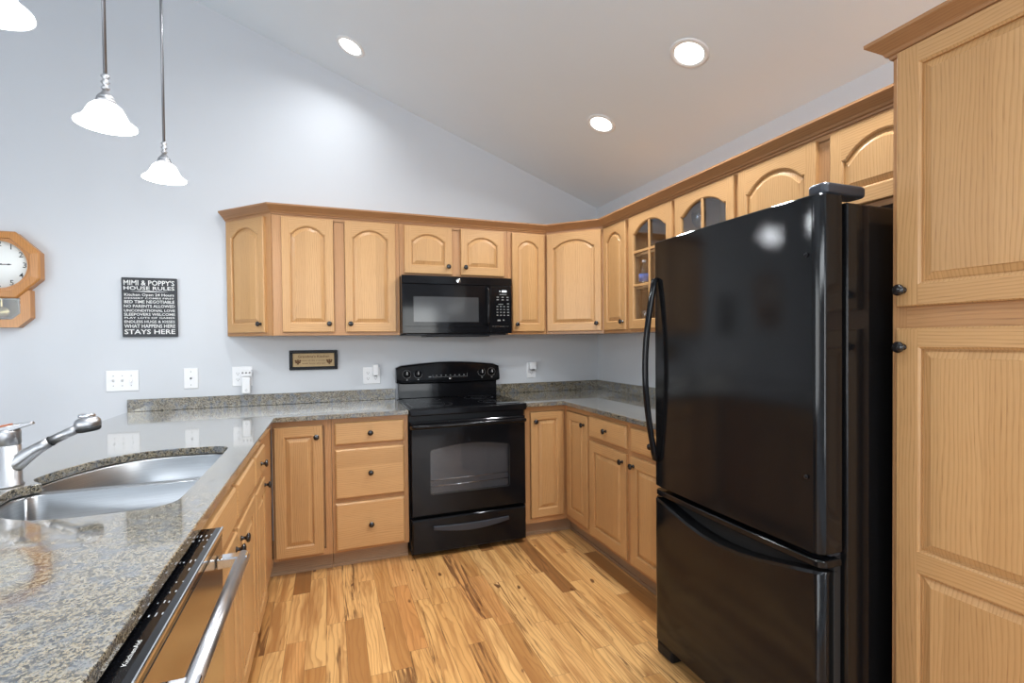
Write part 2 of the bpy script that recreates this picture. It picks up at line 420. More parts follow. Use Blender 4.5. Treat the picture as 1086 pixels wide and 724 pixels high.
def text_mesh(name, lines, mat, parent, xf, extrude=0.0006, grow=0.0):
    """lines: (string, centre x, baseline z, cap height, width or None) laid in the local x/z plane facing -y"""
    mb = MB()
    for body, cx, bz, hgt, wid in lines:
        cu = bpy.data.curves.new('lettering', 'FONT'); cu.body = body; cu.size = 1.0; cu.extrude = 0; cu.align_x = 'LEFT'; cu.offset = grow
        cu.resolution_u = 2
        ob = bpy.data.objects.new('lettering', cu); COL.objects.link(ob)
        dg = bpy.context.evaluated_depsgraph_get(); dg.update()
        me = bpy.data.meshes.new_from_object(ob.evaluated_get(dg))
        xs = [v.co.x for v in me.vertices]; x0, x1 = min(xs), max(xs)
        sz = hgt / 0.70
        sx = sz if wid is None else wid / (x1 - x0)
        vv = [((v.co.x - (x0 + x1) / 2) * sx + cx, -extrude, v.co.y * sz + bz) for v in me.vertices]
        mb.add(vv, [tuple(p.vertices) for p in me.polygons], 'z', False, xf)
        bpy.data.objects.remove(ob); bpy.data.curves.remove(cu); bpy.data.meshes.remove(me)
    return mb.build(name, mat, parent, recalc=False)

# ------------------------------------------------------------------ room shell
mb = MB(); mb.box(LX, RX, FY, 0, -0.06, 0); struct(mb.build('floor', FLOOR))
mb = MB(); mb.box(LX + .001, -3.6, FY + .001, -.02, .0005, .012); o = mb.build('bounce_carpet', BOUNCE_CARPET); struct(o)  # added out of view as a neutral bounce surface
mb = MB(); mb.box(-3.599, RX - .001, FY + .001, -4.6, .0005, .012); o = mb.build('bounce_carpet', BOUNCE_CARPET); struct(o)
gable = [(LX, 0), (RX, 0), (RX, EAVE), (RIDGE, ceil_z(RIDGE)), (LX, EAVE)]
mb = MB(); mb.prism(gable, 0.0, 0.12, 'y'); struct(mb.build('wall_back', WALL))
mb = MB(); mb.box(RX, RX + .12, FY, 0, 0, EAVE); struct(mb.build('wall_right', WALL))
def wall_with_windows(mb, a0, a1, h, wins, put):
    xs = sorted(wins); cur = a0
    for c, ww, z0, z1 in xs:
        put(cur, c - ww / 2, 0, h); put(c - ww / 2, c + ww / 2, 0, z0); put(c - ww / 2, c + ww / 2, z1, h); cur = c + ww / 2
    put(cur, a1, 0, h)
mb = MB(); wall_with_windows(mb, FY, 0, EAVE, LEFT_FILL_WINDOWS, lambda a, b, z0, z1: mb.box(LX - .12, LX, a, b, z0, z1)); struct(mb.build('wall_left', WALL))
mb = MB(); wall_with_windows(mb, LX, RX, EAVE, FRONT_FILL_WINDOWS, lambda a, b, z0, z1: mb.box(a, b, FY - .12, FY, z0, z1))
mb.prism([(LX, EAVE), (RX, EAVE), (RIDGE, ceil_z(RIDGE))], FY - .12, FY, 'y'); struct(mb.build('wall_front', WALL))
mb = MB()
zr = ceil_z(RIDGE)
mb.prism([(RX + .12, EAVE - .12 * SLOPE), (RX + .12, EAVE + .1), (RIDGE, zr + .12), (LX - .12, EAVE + .1), (LX - .12, EAVE - .12 * SLOPE), (RIDGE, zr)], FY - .12, .12, 'y')
struct(mb.build('ceiling', CEIL))
k = 1  # frames of the unseen windows added for fill light
for cx, ww, z0, z1 in FRONT_FILL_WINDOWS:
    mb = MB(); e = .05
    for (a, b, c, d) in ((cx - ww / 2, cx + ww / 2, z0, z0 + e), (cx - ww / 2, cx + ww / 2, z1 - e, z1), (cx - ww / 2, cx - ww / 2 + e, z0 + e, z1 - e), (cx + ww / 2 - e, cx + ww / 2, z0 + e, z1 - e), (cx - .02, cx + .02, z0 + e, z1 - e)):
        mb.box(a, b, FY - .10, FY - .02, c, d)
    struct(mb.build('window_%d' % k, TRIM)); k += 1
for cy, ww, z0, z1 in LEFT_FILL_WINDOWS:
    mb = MB(); e = .05
    for (a, b, c, d) in ((cy - ww / 2, cy + ww / 2, z0, z0 + e), (cy - ww / 2, cy + ww / 2, z1 - e, z1), (cy - ww / 2, cy - ww / 2 + e, z0 + e, z1 - e), (cy + ww / 2 - e, cy + ww / 2, z0 + e, z1 - e), (cy - .02, cy + .02, z0 + e, z1 - e)):
        mb.box(LX - .10, LX - .02, a, b, c, d)
    struct(mb.build('window_%d' % k, TRIM)); k += 1
mb = MB(); mb.box(LX, -3.34, -.014, -.001, 0.001, .11); struct(mb.build('baseboard_back', TRIM))

# ------------------------------------------------------------------ cabinet parts
def knob_mesh():
    mb = MB()
    prof = [(0.0, 0.0), (0.0095, 0.0), (0.0085, 0.003), (0.0055, 0.006), (0.0055, 0.013), (0.010, 0.016), (0.0150, 0.019), (0.0160, 0.0225), (0.0145, 0.0262), (0.009, 0.0285), (0.0, 0.0292)]
    mb.lathe(prof, 20, ROTX)
    o = mb.build('knob', KNOB); me = o.data; bpy.data.objects.remove(o); return me
KNOB_ME = knob_mesh()
def add_knob(parent, x, y, z):
    o = bpy.data.objects.new('knob', KNOB_ME); COL.objects.link(o); o.parent = parent; o.location = (x, y, z); return o

def opening(xl, xr, zb, zs, zp, n=22):
    P = [(xl, zb), (xr, zb), (xr, zs)]
    if zp > zs + 1e-4:
        for i in range(1, n):
            t = i / n
            if t < .06 or t > .94: sh = 0.0
            else:
                q = (t - .06) / .88; sh = max(0.0, 1 - (2 * q - 1) ** 2) ** 0.80
            P.append((xr - t * (xr - xl), zs + (zp - zs) * sh))
    P.append((xl, zs))
    return P
def inset(poly, d):
    n = len(poly); out = []
    for i in range(n):
        p0, p1, p2 = Vector(poly[i - 1]), Vector(poly[i]), Vector(poly[(i + 1) % n])
        e1 = (p1 - p0).normalized(); e2 = (p2 - p1).normalized()
        n1 = Vector((-e1.y, e1.x)); n2 = Vector((-e2.y, e2.x))
        b = n1 + n2
        q = b.length_squared
        s = 2.0 / max(q, 1.0)
        out.append(tuple(p1 + b * (d * s)))
    return out
def add_door(root, x0, x1, z0, z1, yf, arch=0.05, knob=None, sw=0.046, rail=0.055, top=0.05, splits=None, glass=None, t=0.020, mat=OAK):
    """door front built in the unit's local frame; returns the door object"""
    yb, yt, e = yf, yf - t, 0.004
    mb = MB()
    xl, xr = x0 + sw, x1 - sw
    ops = []
    if splits:
        zs = [z0 + rail] + [v for s in splits for v in s] + [z1 - top]
        for i in range(0, len(zs), 2): ops.append(opening(xl, xr, zs[i], zs[i + 1], zs[i + 1]))
    else:
        ops.append(opening(xl, xr, z0 + rail, z1 - top - arch, z1 - top))
    def face(poly, grain): mb.add([(p[0], yt, p[1]) for p in poly], [tuple(range(len(poly)))], grain)
    face([(x0 + e, z0 + e), (xl, z0 + e), (xl, z1 - e), (x0 + e, z1 - e)], 'z')
    face([(xr, z0 + e), (x1 - e, z0 + e), (x1 - e, z1 - e), (xr, z1 - e)], 'z')
    face([(xl, z0 + e), (xr, z0 + e), (xr, ops[0][0][1]), (xl, ops[0][0][1])], 'x')
    for a, b in zip(ops, ops[1:]): face([(xl, a[-1][1]), (xr, a[-1][1]), (xr, b[0][1]), (xl, b[0][1])], 'x')
    o = ops[-1]; arcpts = o[2:]                      # right shoulder ... left shoulder
    face(arcpts[::-1] + [(xr, z1 - e), (xl, z1 - e)], 'x')
    R = lambda d, y: [(x0 + d, y, z0 + d), (x1 - d, y, z0 + d), (x1 - d, y, z1 - d), (x0 + d, y, z1 - d)]
    mb.loft([R(e, yt), R(0.001, yt + 0.0025), R(0, yt + e + .001), R(0, yb)], cap1=(glass is None))
    for op in ops:
        L = lambda d, dep: [(p[0], yt + dep, p[1]) for p in inset(op, d)]
        mb.loft([L(0, 0), L(0.002, 0.002), L(0.006, 0.0045), L(0.0065, 0.012 if glass is None else 0.020)])
    door = mb.build('door', mat, root, recalc=False)
    for op in ops:
        L = lambda d, dep: [(p[0], yt + dep, p[1]) for p in inset(op, d)]
        if glass is None:
            mb = MB(); mb.loft([L(0.005, 0.0125), L(0.010, 0.0125), L(0.012, 0.0105), L(0.029, 0.004), L(0.0305, 0.002)], cap1=True)
            mb.build('door_panel', OAK_PANEL, door, recalc=False)
        else:
            mb = MB(); mb.loft([L(0.004, 0.013), L(0.004, 0.016)], cap0=True, cap1=True)
            mb.build('glass_pane', PANE, door)
            mb = MB(); mw = 0.008
            xm = (xl + xr) / 2
            mb.box(xm - mw, xm + mw, yt + .002, yt + .012, op[0][1], z1 - top - .001, 'z')
            for zz in glass: mb.box(xl + .001, xr - .001, yt + .0025, yt + .0122, zz - mw, zz + mw, 'x')
            mb.build('muntin', mat, door, 0.002, 1)
    if knob: add_knob(door, knob[0], yt, knob[1])
    return door
def add_drawer(root, x0, x1, z0, z1, yf, knob=True, t=0.020, name='drawer'):
    yt = yf - t
    R = lambda d, y: [(x0 + d, y, z0 + d), (x1 - d, y, z0 + d), (x1 - d, y, z1 - d), (x0 + d, y, z1 - d)]
    mb = MB(); mb.loft([R(0, yf), R(0, yt + .010), R(.0015, yt + .0065), R(.007, yt + .001), R(.010, yt)], cap0=True, cap1=True, grain='x')
    d = mb.build(name, OAK_PANEL, root)
    if knob: add_knob(d, (x0 + x1) / 2, yt, (z0 + z1) / 2)
    return d
def frame(mb, d, stiles, rails):
    """face-frame boards: stiles (x0,x1,z0,z1), rails (x0,x1,z0,z1); front plane at y=-d"""
    for a, b, c, e in stiles: mb.box(a, b, -d, -d + .019, c, e, 'z')
    for a, b, c, e in rails: mb.box(a, b, -d, -d + .0188, c, e, 'x')
UZ0, UZ1, UD, BD, BH = 1.371, 2.133, 0.305, 0.61, 0.883
G_UP = 'upper oak cabinets'; G_BASE = 'base oak cabinets'
RB, RR, RP = 0.0, -PI / 2, PI / 2

def upper(label, x_or_y0, w, rz, doors, z0=UZ0, mids=(), hollow=False, shelves=()):
    """doors: (x0,x1,arch,knob side or None, glass bars or None)"""
    loc = (x_or_y0, 0, 0) if rz == RB else (0, x_or_y0, 0)
    root = thing('wall_cabinet', label, 'cabinet', loc, rz, G_UP)
    mb = MB()
    if hollow:
        t = .016
        mb.box(.001, t, -UD + .019, -.003, z0, UZ1); mb.box(w - t, w - .001, -UD + .019, -.003, z0, UZ1)
        mb.box(t, w - t, -UD + .019, -.003, z0, z0 + t, 'x'); mb.box(t, w - t, -UD + .019, -.003, UZ1 - t, UZ1, 'x')
        mb.box(t, w - t, -.012, -.003, z0 + t, UZ1 - t)
    else:
        mb.box(.001, w - .001, -UD + .019, -.003, z0, UZ1)
    fs = .036
    fl, fr_ = doors[0][0] + .012, w - doors[-1][1] + .012
    st = [(0.0008, fl, z0, UZ1), (w - fr_, w - .0008, z0, UZ1)] + [(m - .03, m + .03, z0 + .036, UZ1 - .04) for m in mids]
    frame(mb, UD, st, [(fl, w - fr_, UZ1 - .045, UZ1), (fl, w - fr_, z0, z0 + .036)])
    mb.build('cabinet_body', OAK_FRAME, root)
    for zz in shelves:
        m2 = MB(); m2.box(.017, w - .017, -UD + .03, -.013, zz - .016, zz, 'x'); m2.build('shelf', OAK_IN, root)
    for (a, b, arch, ks, gl) in doors:
        kn = None
        dz0, dz1 = z0 + .020, 2.100
        if ks: kn = ((a + .030) if ks == 'l' else (b - .030), dz0 + .052)
        add_door(root, a, b, dz0, dz1, -UD, arch, kn, sw=.046 if b - a > .27 else .042, glass=gl)
    return root

# ------------------------------------------------------------------ wall cabinets
# diagonal end unit beside the open wall
def diagonal(name, label, foot, p0, p1, doorx, ks, arch, stiles):
    root = thing(name, label, 'cabinet', (p0[0], p0[1], 0), math.atan2(p1[1] - p0[1], p1[0] - p0[0]), G_UP)
    inv = Matrix.Rotation(-root.rotation_euler.z, 3, 'Z')
    loc = [(inv @ Vector((q[0] - p0[0], q[1] - p0[1], 0)))[:2] for q in foot]
    L = math.hypot(p1[0] - p0[0], p1[1] - p0[1])
    mb = MB(); mb.prism(loc, UZ0, UZ1, 'z')
    m2 = mb
    for a, b in stiles: m2.box(a, b, -.006, .002, UZ0, UZ1, 'z')
    m2.box(stiles[0][1], stiles[-1][0], -.006, .0018, UZ0, UZ0 + .036, 'x'); m2.box(stiles[0][1], stiles[-1][0], -.006, .0018, UZ1 - .04, UZ1, 'x')
    m2.build('cabinet_body', OAK_FRAME, root)
    kx = doorx[1] - .032 if ks == 'r' else doorx[0] + .032
    add_door(root, doorx[0], doorx[1], UZ0 + .020, 2.100, -.006, arch, (kx, UZ0 + .072))
    return root
diagonal('angled_wall_cabinet', 'narrow angled end cabinet nearest the black house rules sign', [(-2.737, -.003), (-2.446, -.303), (-2.446, -.003)][0:3], (-2.7385, -.003), (-2.4455, -.305), (.030, .375), 'r', .05, [(.004, .034), (.372, .419)])
upper('tall two-door wall cabinet just left of the microwave', -2.4445, .7625, RB, [(.0525, .3525, .05, 'r', None), (.4195, .7375, .05, 'l', None)], mids=(.386,))
upper('short two-door wall cabinet directly above the black microwave', -1.681, .763, RB, [(.031, .356, .045, 'r', None), (.417, .734, .045, 'l', None)], z0=1.762, mids=(.3865,))
upper('single-door wall cabinet just right of the microwave', -.917, .306, RB, [(.031, .283, .045, 'l', None)])
diagonal('corner_wall_cabinet', 'wide-door diagonal wall cabinet in the corner between both walls', [(-.609, -.305), (-.305, -.609), (-.003, -.609), (-.003, -.003), (-.609, -.003)], (-.609, -.305), (-.305, -.609), (.012, .418), 'r', .052, [(.001, .012), (.418, .429)])
upper('narrow solid arched-door wall cabinet left of the first glass door', -.611, .316, RR, [(.024, .294, .05, 'r', None)])
GB = (1.663, 1.871)
upper('six-pane glass-door wall cabinet holding a blue-labelled bottle', -.928, .448, RR, [(.017, .435, .06, 'r', GB)], hollow=True, shelves=GB)
upper('glass-door wall cabinet half hidden behind the refrigerator top', -1.377, .448, RR, [(.013, .435, .06, 'r', GB)], hollow=True, shelves=GB)
upper('short two-door wall cabinet above the refrigerator', -1.826, .862, RR, [(.012, .404, .065, None, None), (.462, .840, .065, None, None)], z0=1.785, mids=(.433,))

# crown moulding
CPROF = [(0.0005, 2.112), (0.006, 2.113), (0.008, 2.121), (0.014, 2.124), (0.018, 2.132), (0.028, 2.141), (0.036, 2.148), (0.044, 2.155), (0.047, 2.158), (0.050, 2.160), (0.050, 2.1695), (0.0005, 2.1695)]
def crown(path, name, parent=None):
    """path left to right as seen from the room; profile offset to the room side"""
    pts = [Vector(p) for p in path]; n = len(pts); loops = []
    for i in range(n):
        e1 = (pts[i] - pts[i - 1]).normalized() if i else None
        e2 = (pts[i + 1] - pts[i]).normalized() if i < n - 1 else None
        n1 = Vector((e1.y, -e1.x)) if e1 else None; n2 = Vector((e2.y, -e2.x)) if e2 else None
        if n1 is None: m = n2
        elif n2 is None: m = n1
        else: m = (n1 + n2) * (1.0 / (1 + n1.dot(n2)))
        loops.append([(pts[i].x + m.x * o, pts[i].y + m.y * o, z) for o, z in CPROF])
    mb = MB()
    for a, b, p, q in zip(loops, loops[1:], pts, pts[1:]):
        d = (q - p).normalized()
        mb.loft([a, b], grain=(d.x, d.y, 0))
    mb.add(loops[0], [tuple(range(len(CPROF)))]); mb.add(loops[-1], [tuple(range(len(CPROF)))])
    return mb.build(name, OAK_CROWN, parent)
tag(crown([(-2.742, -.001), (-2.4455, -.3055), (-.609, -.3055), (-.3055, -.609), (-.3055, -2.688)], 'crown_molding'), 'long dark oak crown moulding along the wall cabinet tops', 'crown moulding')

# ------------------------------------------------------------------ base cabinets
def toe(root, x0, x1, depth=BD, rec=.055):
    mb = MB(); mb.box(x0, x1, -depth + rec, -depth + rec + .015, .001, .099, 'x'); mb.box(x0, x1, -depth + rec - .008, -depth + rec, .001, .018, 'x')
    mb.build('toe_kick', OAK_TOE, root)
def base(label, o, w, rz, doors=(), drawers=(), frames=None, xback=0.0, toes=None, hollow=False, x0b=.001):
    loc = {RB: (o, 0, 0), RR: (0, o, 0), RP: (xback, o, 0)}[rz]
    root = thing('base_cabinet', label, 'cabinet', loc, rz, G_BASE)
    mb = MB()
    if hollow:
        t = .016
        mb.box(.001, t, -BD + .019, -.003, .1, .68); mb.box(w - t, w - .001, -BD + .019, -.003, .1, .68)
        mb.box(t, w - t, -BD + .019, -.003, .1, .1 + t, 'x'); mb.box(t, w - t, -.012, -.003, .1 + t, BH - .001)
    else: mb.box(x0b, w - .001, -BD + .019, -.003, .1, BH - .001)
    st, rl = frames if frames else ([], [])
    frame(mb, BD, [(0.0008, .036, .1, BH - .001), (w - .036, w - .0008, .1, BH - .001)] + list(st), [(.036, w - .036, BH - .034, BH - .001), (.036, w - .036, .1, .138)] + list(rl))
    mb.build('cabinet_body', OAK_FRAME, root)
    toe(root, *(toes or (.001, w - .001)))
    for (a, b, z0, z1, kn) in doors: add_door(root, a, b, z0, z1, -BD, 0.0, kn, sw=.05, rail=.055, top=.055)
    for (a, b, z0, z1, kn) in drawers: add_drawer(root, a, b, z0, z1, -BD, kn, name='drawer' if kn else 'drawer_panel')
    return root
# back run, left of the range
base('tall-door base cabinet between the peninsula corner and the drawers', -2.434, .312, RB, doors=[(.012, .264, .118, .852, (.232, .790))], toes=(-.05, .311))
base('three-drawer base cabinet beside the range', -2.1215, .4375, RB, drawers=[(.0165, .4115, .729, .857, True), (.0165, .4115, .414, .703, True), (.0165, .4105, .114, .390, True)], frames=([], [(.036, .40, .700, .732), (.036, .40, .388, .416)]))
# corner unit
root = thing('corner_base_cabinet', 'L-shaped corner base cabinet with two tall doors right of range', 'cabinet', (0, 0, 0), 0, G_BASE)
mb = MB()
mb.prism([(-.916, -.591), (-.591, -.591), (-.591, -.941), (-.003, -.941), (-.003, -.003), (-.916, -.003)], .1, BH - .001, 'z')
for a, b, c, d in ((-.9155, -.882, .1, BH - .001), (-.628, -.6105, .1, BH - .001)): mb.box(a, b, -.61, -.591, c, d, 'z')
mb.box(-.882, -.628, -.61, -.5912, BH - .034, BH - .001, 'x'); mb.box(-.882, -.628, -.61, -.5912, .1, .134, 'x')
for a, b, c, d in ((-.632, -.6105, .1, BH - .001), (-.9405, -.922, .1, BH - .001)): mb.box(-.61, -.591, a, b, c, d, 'z')
mb.box(-.61, -.5912, -.922, -.632, BH - .034, BH - .001, 'y'); mb.box(-.61, -.5912, -.922, -.632, .1, .134, 'y')
mb.build('cabinet_body', OAK_FRAME, root)
mb = MB(); mb.box(-.916, -.555, -.555, -.54, .001, .099, 'x'); mb.box(-.555, -.54, -.941, -.555, .001, .099, 'y')
mb.box(-.916, -.563, -.563, -.555, .001, .018, 'x'); mb.box(-.563, -.555, -.941, -.563, .001, .018, 'y'); mb.build('toe_kick', OAK_TOE, root)
add_door(root, -.877, -.632, .137, .846, -.602, 0, (-.846, .785), sw=.05)
hold = bpy.data.objects.new('corner_door_side', None)
d2 = add_door(root, .634, .918, .137, .846, -.602, 0, (.880, .785), sw=.05)
d2.rotation_euler = (0, 0, RR)
bpy.data.objects.remove(hold)
# right run
G2 = ([], [(.036, .40, .703, .736)])
base('drawer-over-door base cabinet next to the right-hand corner', -.942, .437, RR, doors=[(.018, .416, .124, .702, (.386, .655))], drawers=[(.015, .416, .730, .857, True)], frames=G2)
base('drawer-over-door base cabinet half hidden by the refrigerator', -1.380, .437, RR, doors=[(.021, .419, .124, .702, (.051, .655))], drawers=[(.021, .419, .730, .857, True)], frames=G2)
# peninsula run (faces the room on the right); local x runs away from the camera
PXB = -3.045
base('peninsula cabinet with one drawer over one door near the corner', -1.392, .757, RP, doors=[(.015, .312, .124, .702, (.275, .672))], drawers=[(.015, .312, .735, .857, True)], frames=([(.312, .757, .138, BH - .034)], [(.036, .312, .700, .736)]), xback=PXB, x0b=.045)
base('two-door sink base cabinet with two false drawer fronts', -2.236, .843, RP, doors=[(.020, .408, .124, .715, (.375, .668)), (.437, .823, .124, .715, (.470, .668))], drawers=[(.020, .408, .742, .862, False), (.437, .823, .742, .862, False)], frames=([(.405, .44, .138, BH - .034)], [(.036, .80, .712, .745)]), xback=PXB, hollow=True)
root = base('plain end cabinet of the peninsula before the dishwasher', -3.19, .330, RP, doors=[(.03, .30, .124, .852, (.27, .79))], xback=PXB)

def round_poly(poly, idx, r=.018, n=4):
    out = []
    for i, p in enumerate(poly):
        if i in idx:
            a, b, c = Vector(poly[i - 1]), Vector(p), Vector(poly[(i + 1) % len(poly)])
            s = b + (a - b).normalized() * r; e = b + (c - b).normalized() * r
            for k in range(n + 1):
                t = k / n; out.append(tuple((1 - t) ** 2 * s + 2 * t * (1 - t) * b + t * t * e))
        else: out.append(p)
    return out
# ------------------------------------------------------------------ countertops
def fill_top(outer, hole, z0, z1, more=()):
    bm = bmesh.new()
    loops = [outer] + ([hole] if hole else []) + list(more)
    es = []
    for L in loops:
        vs = [bm.verts.new((x, y, z1)) for x, y in L]
        es += [bm.edges.new((vs[i], vs[(i + 1) % len(vs)])) for i in range(len(vs))]
    bmesh.ops.triangle_fill(bm, use_beauty=True, use_dissolve=False, edges=es)
    bmesh.ops.recalc_face_normals(bm, faces=bm.faces)
    for f in bm.faces:
        if f.normal.z < 0: f.normal_flip()
    tops = list(bm.faces)
    tv = [v.co.copy() for v in bm.verts]; bm.verts.index_update()
    tris = [[v.index for v in f.verts] for f in tops]; bm.free()
    mb = MB(); n = len(tv)
    V = [tuple(v) for v in tv] + [(v.x, v.y, z0) for v in tv]
    F = [tuple(t) for t in tris] + [tuple(i + n for i in reversed(t)) for t in tris]
    k = 0
    for L in loops:
        m = len(L)
        for i in range(m): F.append((k + i, k + (i + 1) % m, n + k + (i + 1) % m, n + k + i))
        k += m
    mb.add(V, F, 'x'); return mb
def arc(cx, cy, r, a0, a1, n=6):
    return [(cx + r * math.cos(math.radians(a0 + (a1 - a0) * i / n)), cy + r * math.sin(math.radians(a0 + (a1 - a0) * i / n))) for i in range(n + 1)]
YC = -1.765
def spline(pts, n=5):
    out = []
    P = [Vector(p) for p in pts]
    for i in range(len(P) - 1):
        p0 = P[max(i - 1, 0)]; p1 = P[i]; p2 = P[i + 1]; p3 = P[min(i + 2, len(P) - 1)]
        for k in range(n):
            t = k / n
            out.append(tuple(0.5 * ((2 * p1) + (p2 - p0) * t + (2 * p0 - 5 * p1 + 4 * p2 - p3) * t * t + (3 * p1 - p0 - 3 * p2 + p3) * t ** 3)))
    out.append(tuple(P[-1])); return out
half = [(-2.505, -1.470)] + arc(-2.58, -1.445, .075, 0, 90)[1:] + spline([(-2.60, -1.368), (-2.70, -1.362), (-2.79, -1.378), (-2.865, -1.425), (-2.92, -1.50), (-2.960, -1.59), (-2.980, -1.66), (-2.982, -1.71), (-2.955, -1.748)], 4)
HALF2 = [(x, 2 * YC - y) for x, y in half][::-1]
hole = half + [(-2.938, YC)] + HALF2
root = thing('countertop', 'speckled granite L-shaped countertop of the sink peninsula and left run', 'countertop', (0, 0, 0), 0, 'granite countertops')
mb = fill_top([(-3.283, -.002), (-3.283, -3.20), (-2.416, -3.20), (-2.416, -.648), (-1.684, -.648), (-1.684, -.002)], hole, .886, .914)
mb.build('worktop', GRANITE, root, .003, 2)
mb = MB(); mb.box(-3.283, -1.684, -.021, -.001, .9142, .989, 'x'); mb.build('backsplash', GRANITE, root, .002, 1)
root = thing('countertop', 'short granite corner countertop right of the range', 'countertop', (0, 0, 0), 0, 'granite countertops')
mb = fill_top([(-.915, -.002), (-.915, -.648), (-.648, -.648), (-.648, -1.870), (-.002, -1.870), (-.002, -.002)], None, .886, .914)
mb.build('worktop', GRANITE, root, .003, 2)
mb = MB(); mb.box(-.915, -.002, -.021, -.001, .9142, .989, 'x'); mb.build('backsplash', GRANITE, root, .002, 1)
mb = MB(); mb.box(-.021, -.001, -1.870, -.0215, .9142, .989, 'y'); mb.build('backsplash', GRANITE, root, .002, 1)

# ------------------------------------------------------------------ sink + faucet
root = thing('sink', 'stainless double-bowl undermount sink in the peninsula counter', 'sink', (-2.72, YC, .69))
def bowl(poly, drain):
    cx = sum(p[0] for p in poly) / len(poly); cy = sum(p[1] for p in poly) / len(poly)
    off = root.location
    L = lambda d, z: [(p[0] - off[0], p[1] - off[1], z - off[2]) for p in inset(poly, d)]
    mb = MB(); mb.loft([L(-.004, .8835), L(.0, .8828), L(.003, .879), L(.008, .74), L(.016, .714), L(.034, .702), L(.06, .700)], cap1=True, smooth=True)
    b = mb.build('bowl', STEEL, root, recalc=False)
    mb = MB(); mb.lathe([(.0, -.004), (.030, -.004), (.036, .001), (.045, .003), (.045, .0)], 24, Matrix.Translation((drain[0] - off[0], drain[1] - off[1], .701 - off[2]))); mb.build('drain', CHROME, b)
    return b
def ccw(poly):
    a = sum(poly[i - 1][0] * poly[i][1] - poly[i][0] * poly[i - 1][1] for i in range(len(poly)))
    return poly if a > 0 else poly[::-1]
B1 = ccw(round_poly([(-2.505, YC + .013)] + half[:-1] + [(-2.962, YC + .013)], {0, len(half)}, .045, 5))
B2 = ccw([(x, 2 * YC - y) for x, y in B1])
bowl(B1, (-2.74, -1.57)); bowl(B2, (-2.74, -1.96))
mb = fill_top(ccw(inset(ccw(hole), -.012)), None, .8795, .8832, (B1, B2))
fo = mb.build('sink_flange', STEEL, root); fo.location = (2.72, -YC, -.69)

FX, FYc = -3.020, YC
root = thing('faucet', 'brushed steel pull-out kitchen faucet behind the sink bowls', 'faucet', (FX, FYc, .9145))
mb = MB(); mb.lathe([(0, 0), (.038, 0), (.038, .004), (.0345, .008), (.0335, .118), (.0320, .119), (.0320, .122), (.0335, .123), (.0335, .160), (.030, .168), (0, .169)], 28); mb.build('faucet_body', NICKEL, root)
mb = MB(); mb.tube([(.004, 0, .050), (.028, 0, .070), (.050, 0, .0875), (.075, 0, .105), (.105, 0, .1235)], [.027, .0245, .0205, .0170, .0150], 16); mb.build('spout', NICKEL, root)
mb = MB(); mb.tube([(.1065, 0, .1245), (.140, 0, .142), (.177, 0, .160)], [.0142, .0138, .0135], 16)
w_ = mb.build('spray_wand', NICKEL, root)
mb = MB(); mb.tube([(.1035, 0, .1225), (.1075, 0, .1248)], .0155, 16); mb.build('seam_ring', DARK, w_)
mb = MB(); mb.lathe([(0, -.013), (.029, -.013), (.032, -.010), (.0335, .000), (.0325, .008), (.027, .016), (.018, .0205), (.0, .022)], 24, Matrix.Translation((.195, 0, .170)) @ Matrix.Rotation(math.radians(-8), 4, 'Y')); mb.build('spray_head', NICKEL, w_)
mb = MB(); mb.lathe([(0, -.024), (.025, -.024), (.030, -.020), (.031, -.0125), (0, -.0125)], 24, Matrix.Translation((.195, 0, .170)) @ Matrix.Rotation(math.radians(-8), 4, 'Y')); mb.build('nozzle_rim', DARK, w_)
mb = MB(); mb.lathe([(0, .0215), (.021, .0215), (.023, .026), (.019, .030), (0, .031)], 20, Matrix.Translation((.193, 0, .170))); mb.build('spray_button', CHROME, w_)
mb = MB()
hx = Matrix.Translation((0, 0, .156)) @ Matrix.Rotation(math.radians(-18), 4, 'Y')
mb.loft([[tuple(hx @ Vector((x, y * wd, z))) for y, z in ((-1, 0), (1, 0), (1, th), (-1, th))] for x, wd, th in ((-.040, .020, .014), (-.01, .030, .020), (.022, .026, .017), (.045, .013, .012), (.066, .009, .010), (.070, .005, .008))], cap0=True, cap1=True)
h = mb.build('lever_handle', NICKEL, root, .002, 2)
mb = MB(); mb.loft([[tuple(hx @ Vector((x, y * wd, z))) for y, z in ((-1, .0150), (1, .0150), (1, th), (-1, th))] for x, wd, th in ((-.045, .018, .022), (-.01, .026, .0255), (.014, .022, .0215))], cap0=True, cap1=True)
o = mb.build('handle_top', ORANGE, h, .001, 1); o['label'] = 'orange top of the lever'  # orange slab laid over the lever top

# ------------------------------------------------------------------ dishwasher
root = thing('dishwasher', 'stainless dishwasher with black top controls under the peninsula counter', 'dishwasher', (PXB, -2.846, 0), RP)
DWW = .596; dfr = -(PXB + 2.386) * -1.0   # local front plane: world x=-2.381
fy = -(-2.381 - PXB)
mb = MB(); mb.box(.004, DWW - .004, fy + .055, -.01, .10, .860); mb.build('tub_body', DARK, root)
mb = MB(); mb.box(.002, DWW - .002, fy, fy + .050, .115, .850, 'x'); door = mb.build('door', STEELDW, root, .003, 2)
mb = MB(); mb.box(.002, DWW - .002, fy - .0005, fy + .052, .8505, .8745, 'x'); cp = mb.build('control_panel', GLASSBLK, root, .002, 2)
mb = MB(); mb.box(.002, DWW - .002, fy - .003, fy + .0015, .865, .8755); mb.build('panel_edge_trim', CHROME, cp, .001, 1)
mb = MB(); mb.box(.01, DWW - .01, fy + .07, fy + .085, .001, .10); mb.build('toe_kick', BLACKM, root)
top_xf = Matrix.Translation((0, 0, .8703)) @ Matrix.Rotation(-PI / 2, 4, 'X')
LT = [('KitchenAid', .082, -fy - .036, .011, .086)]
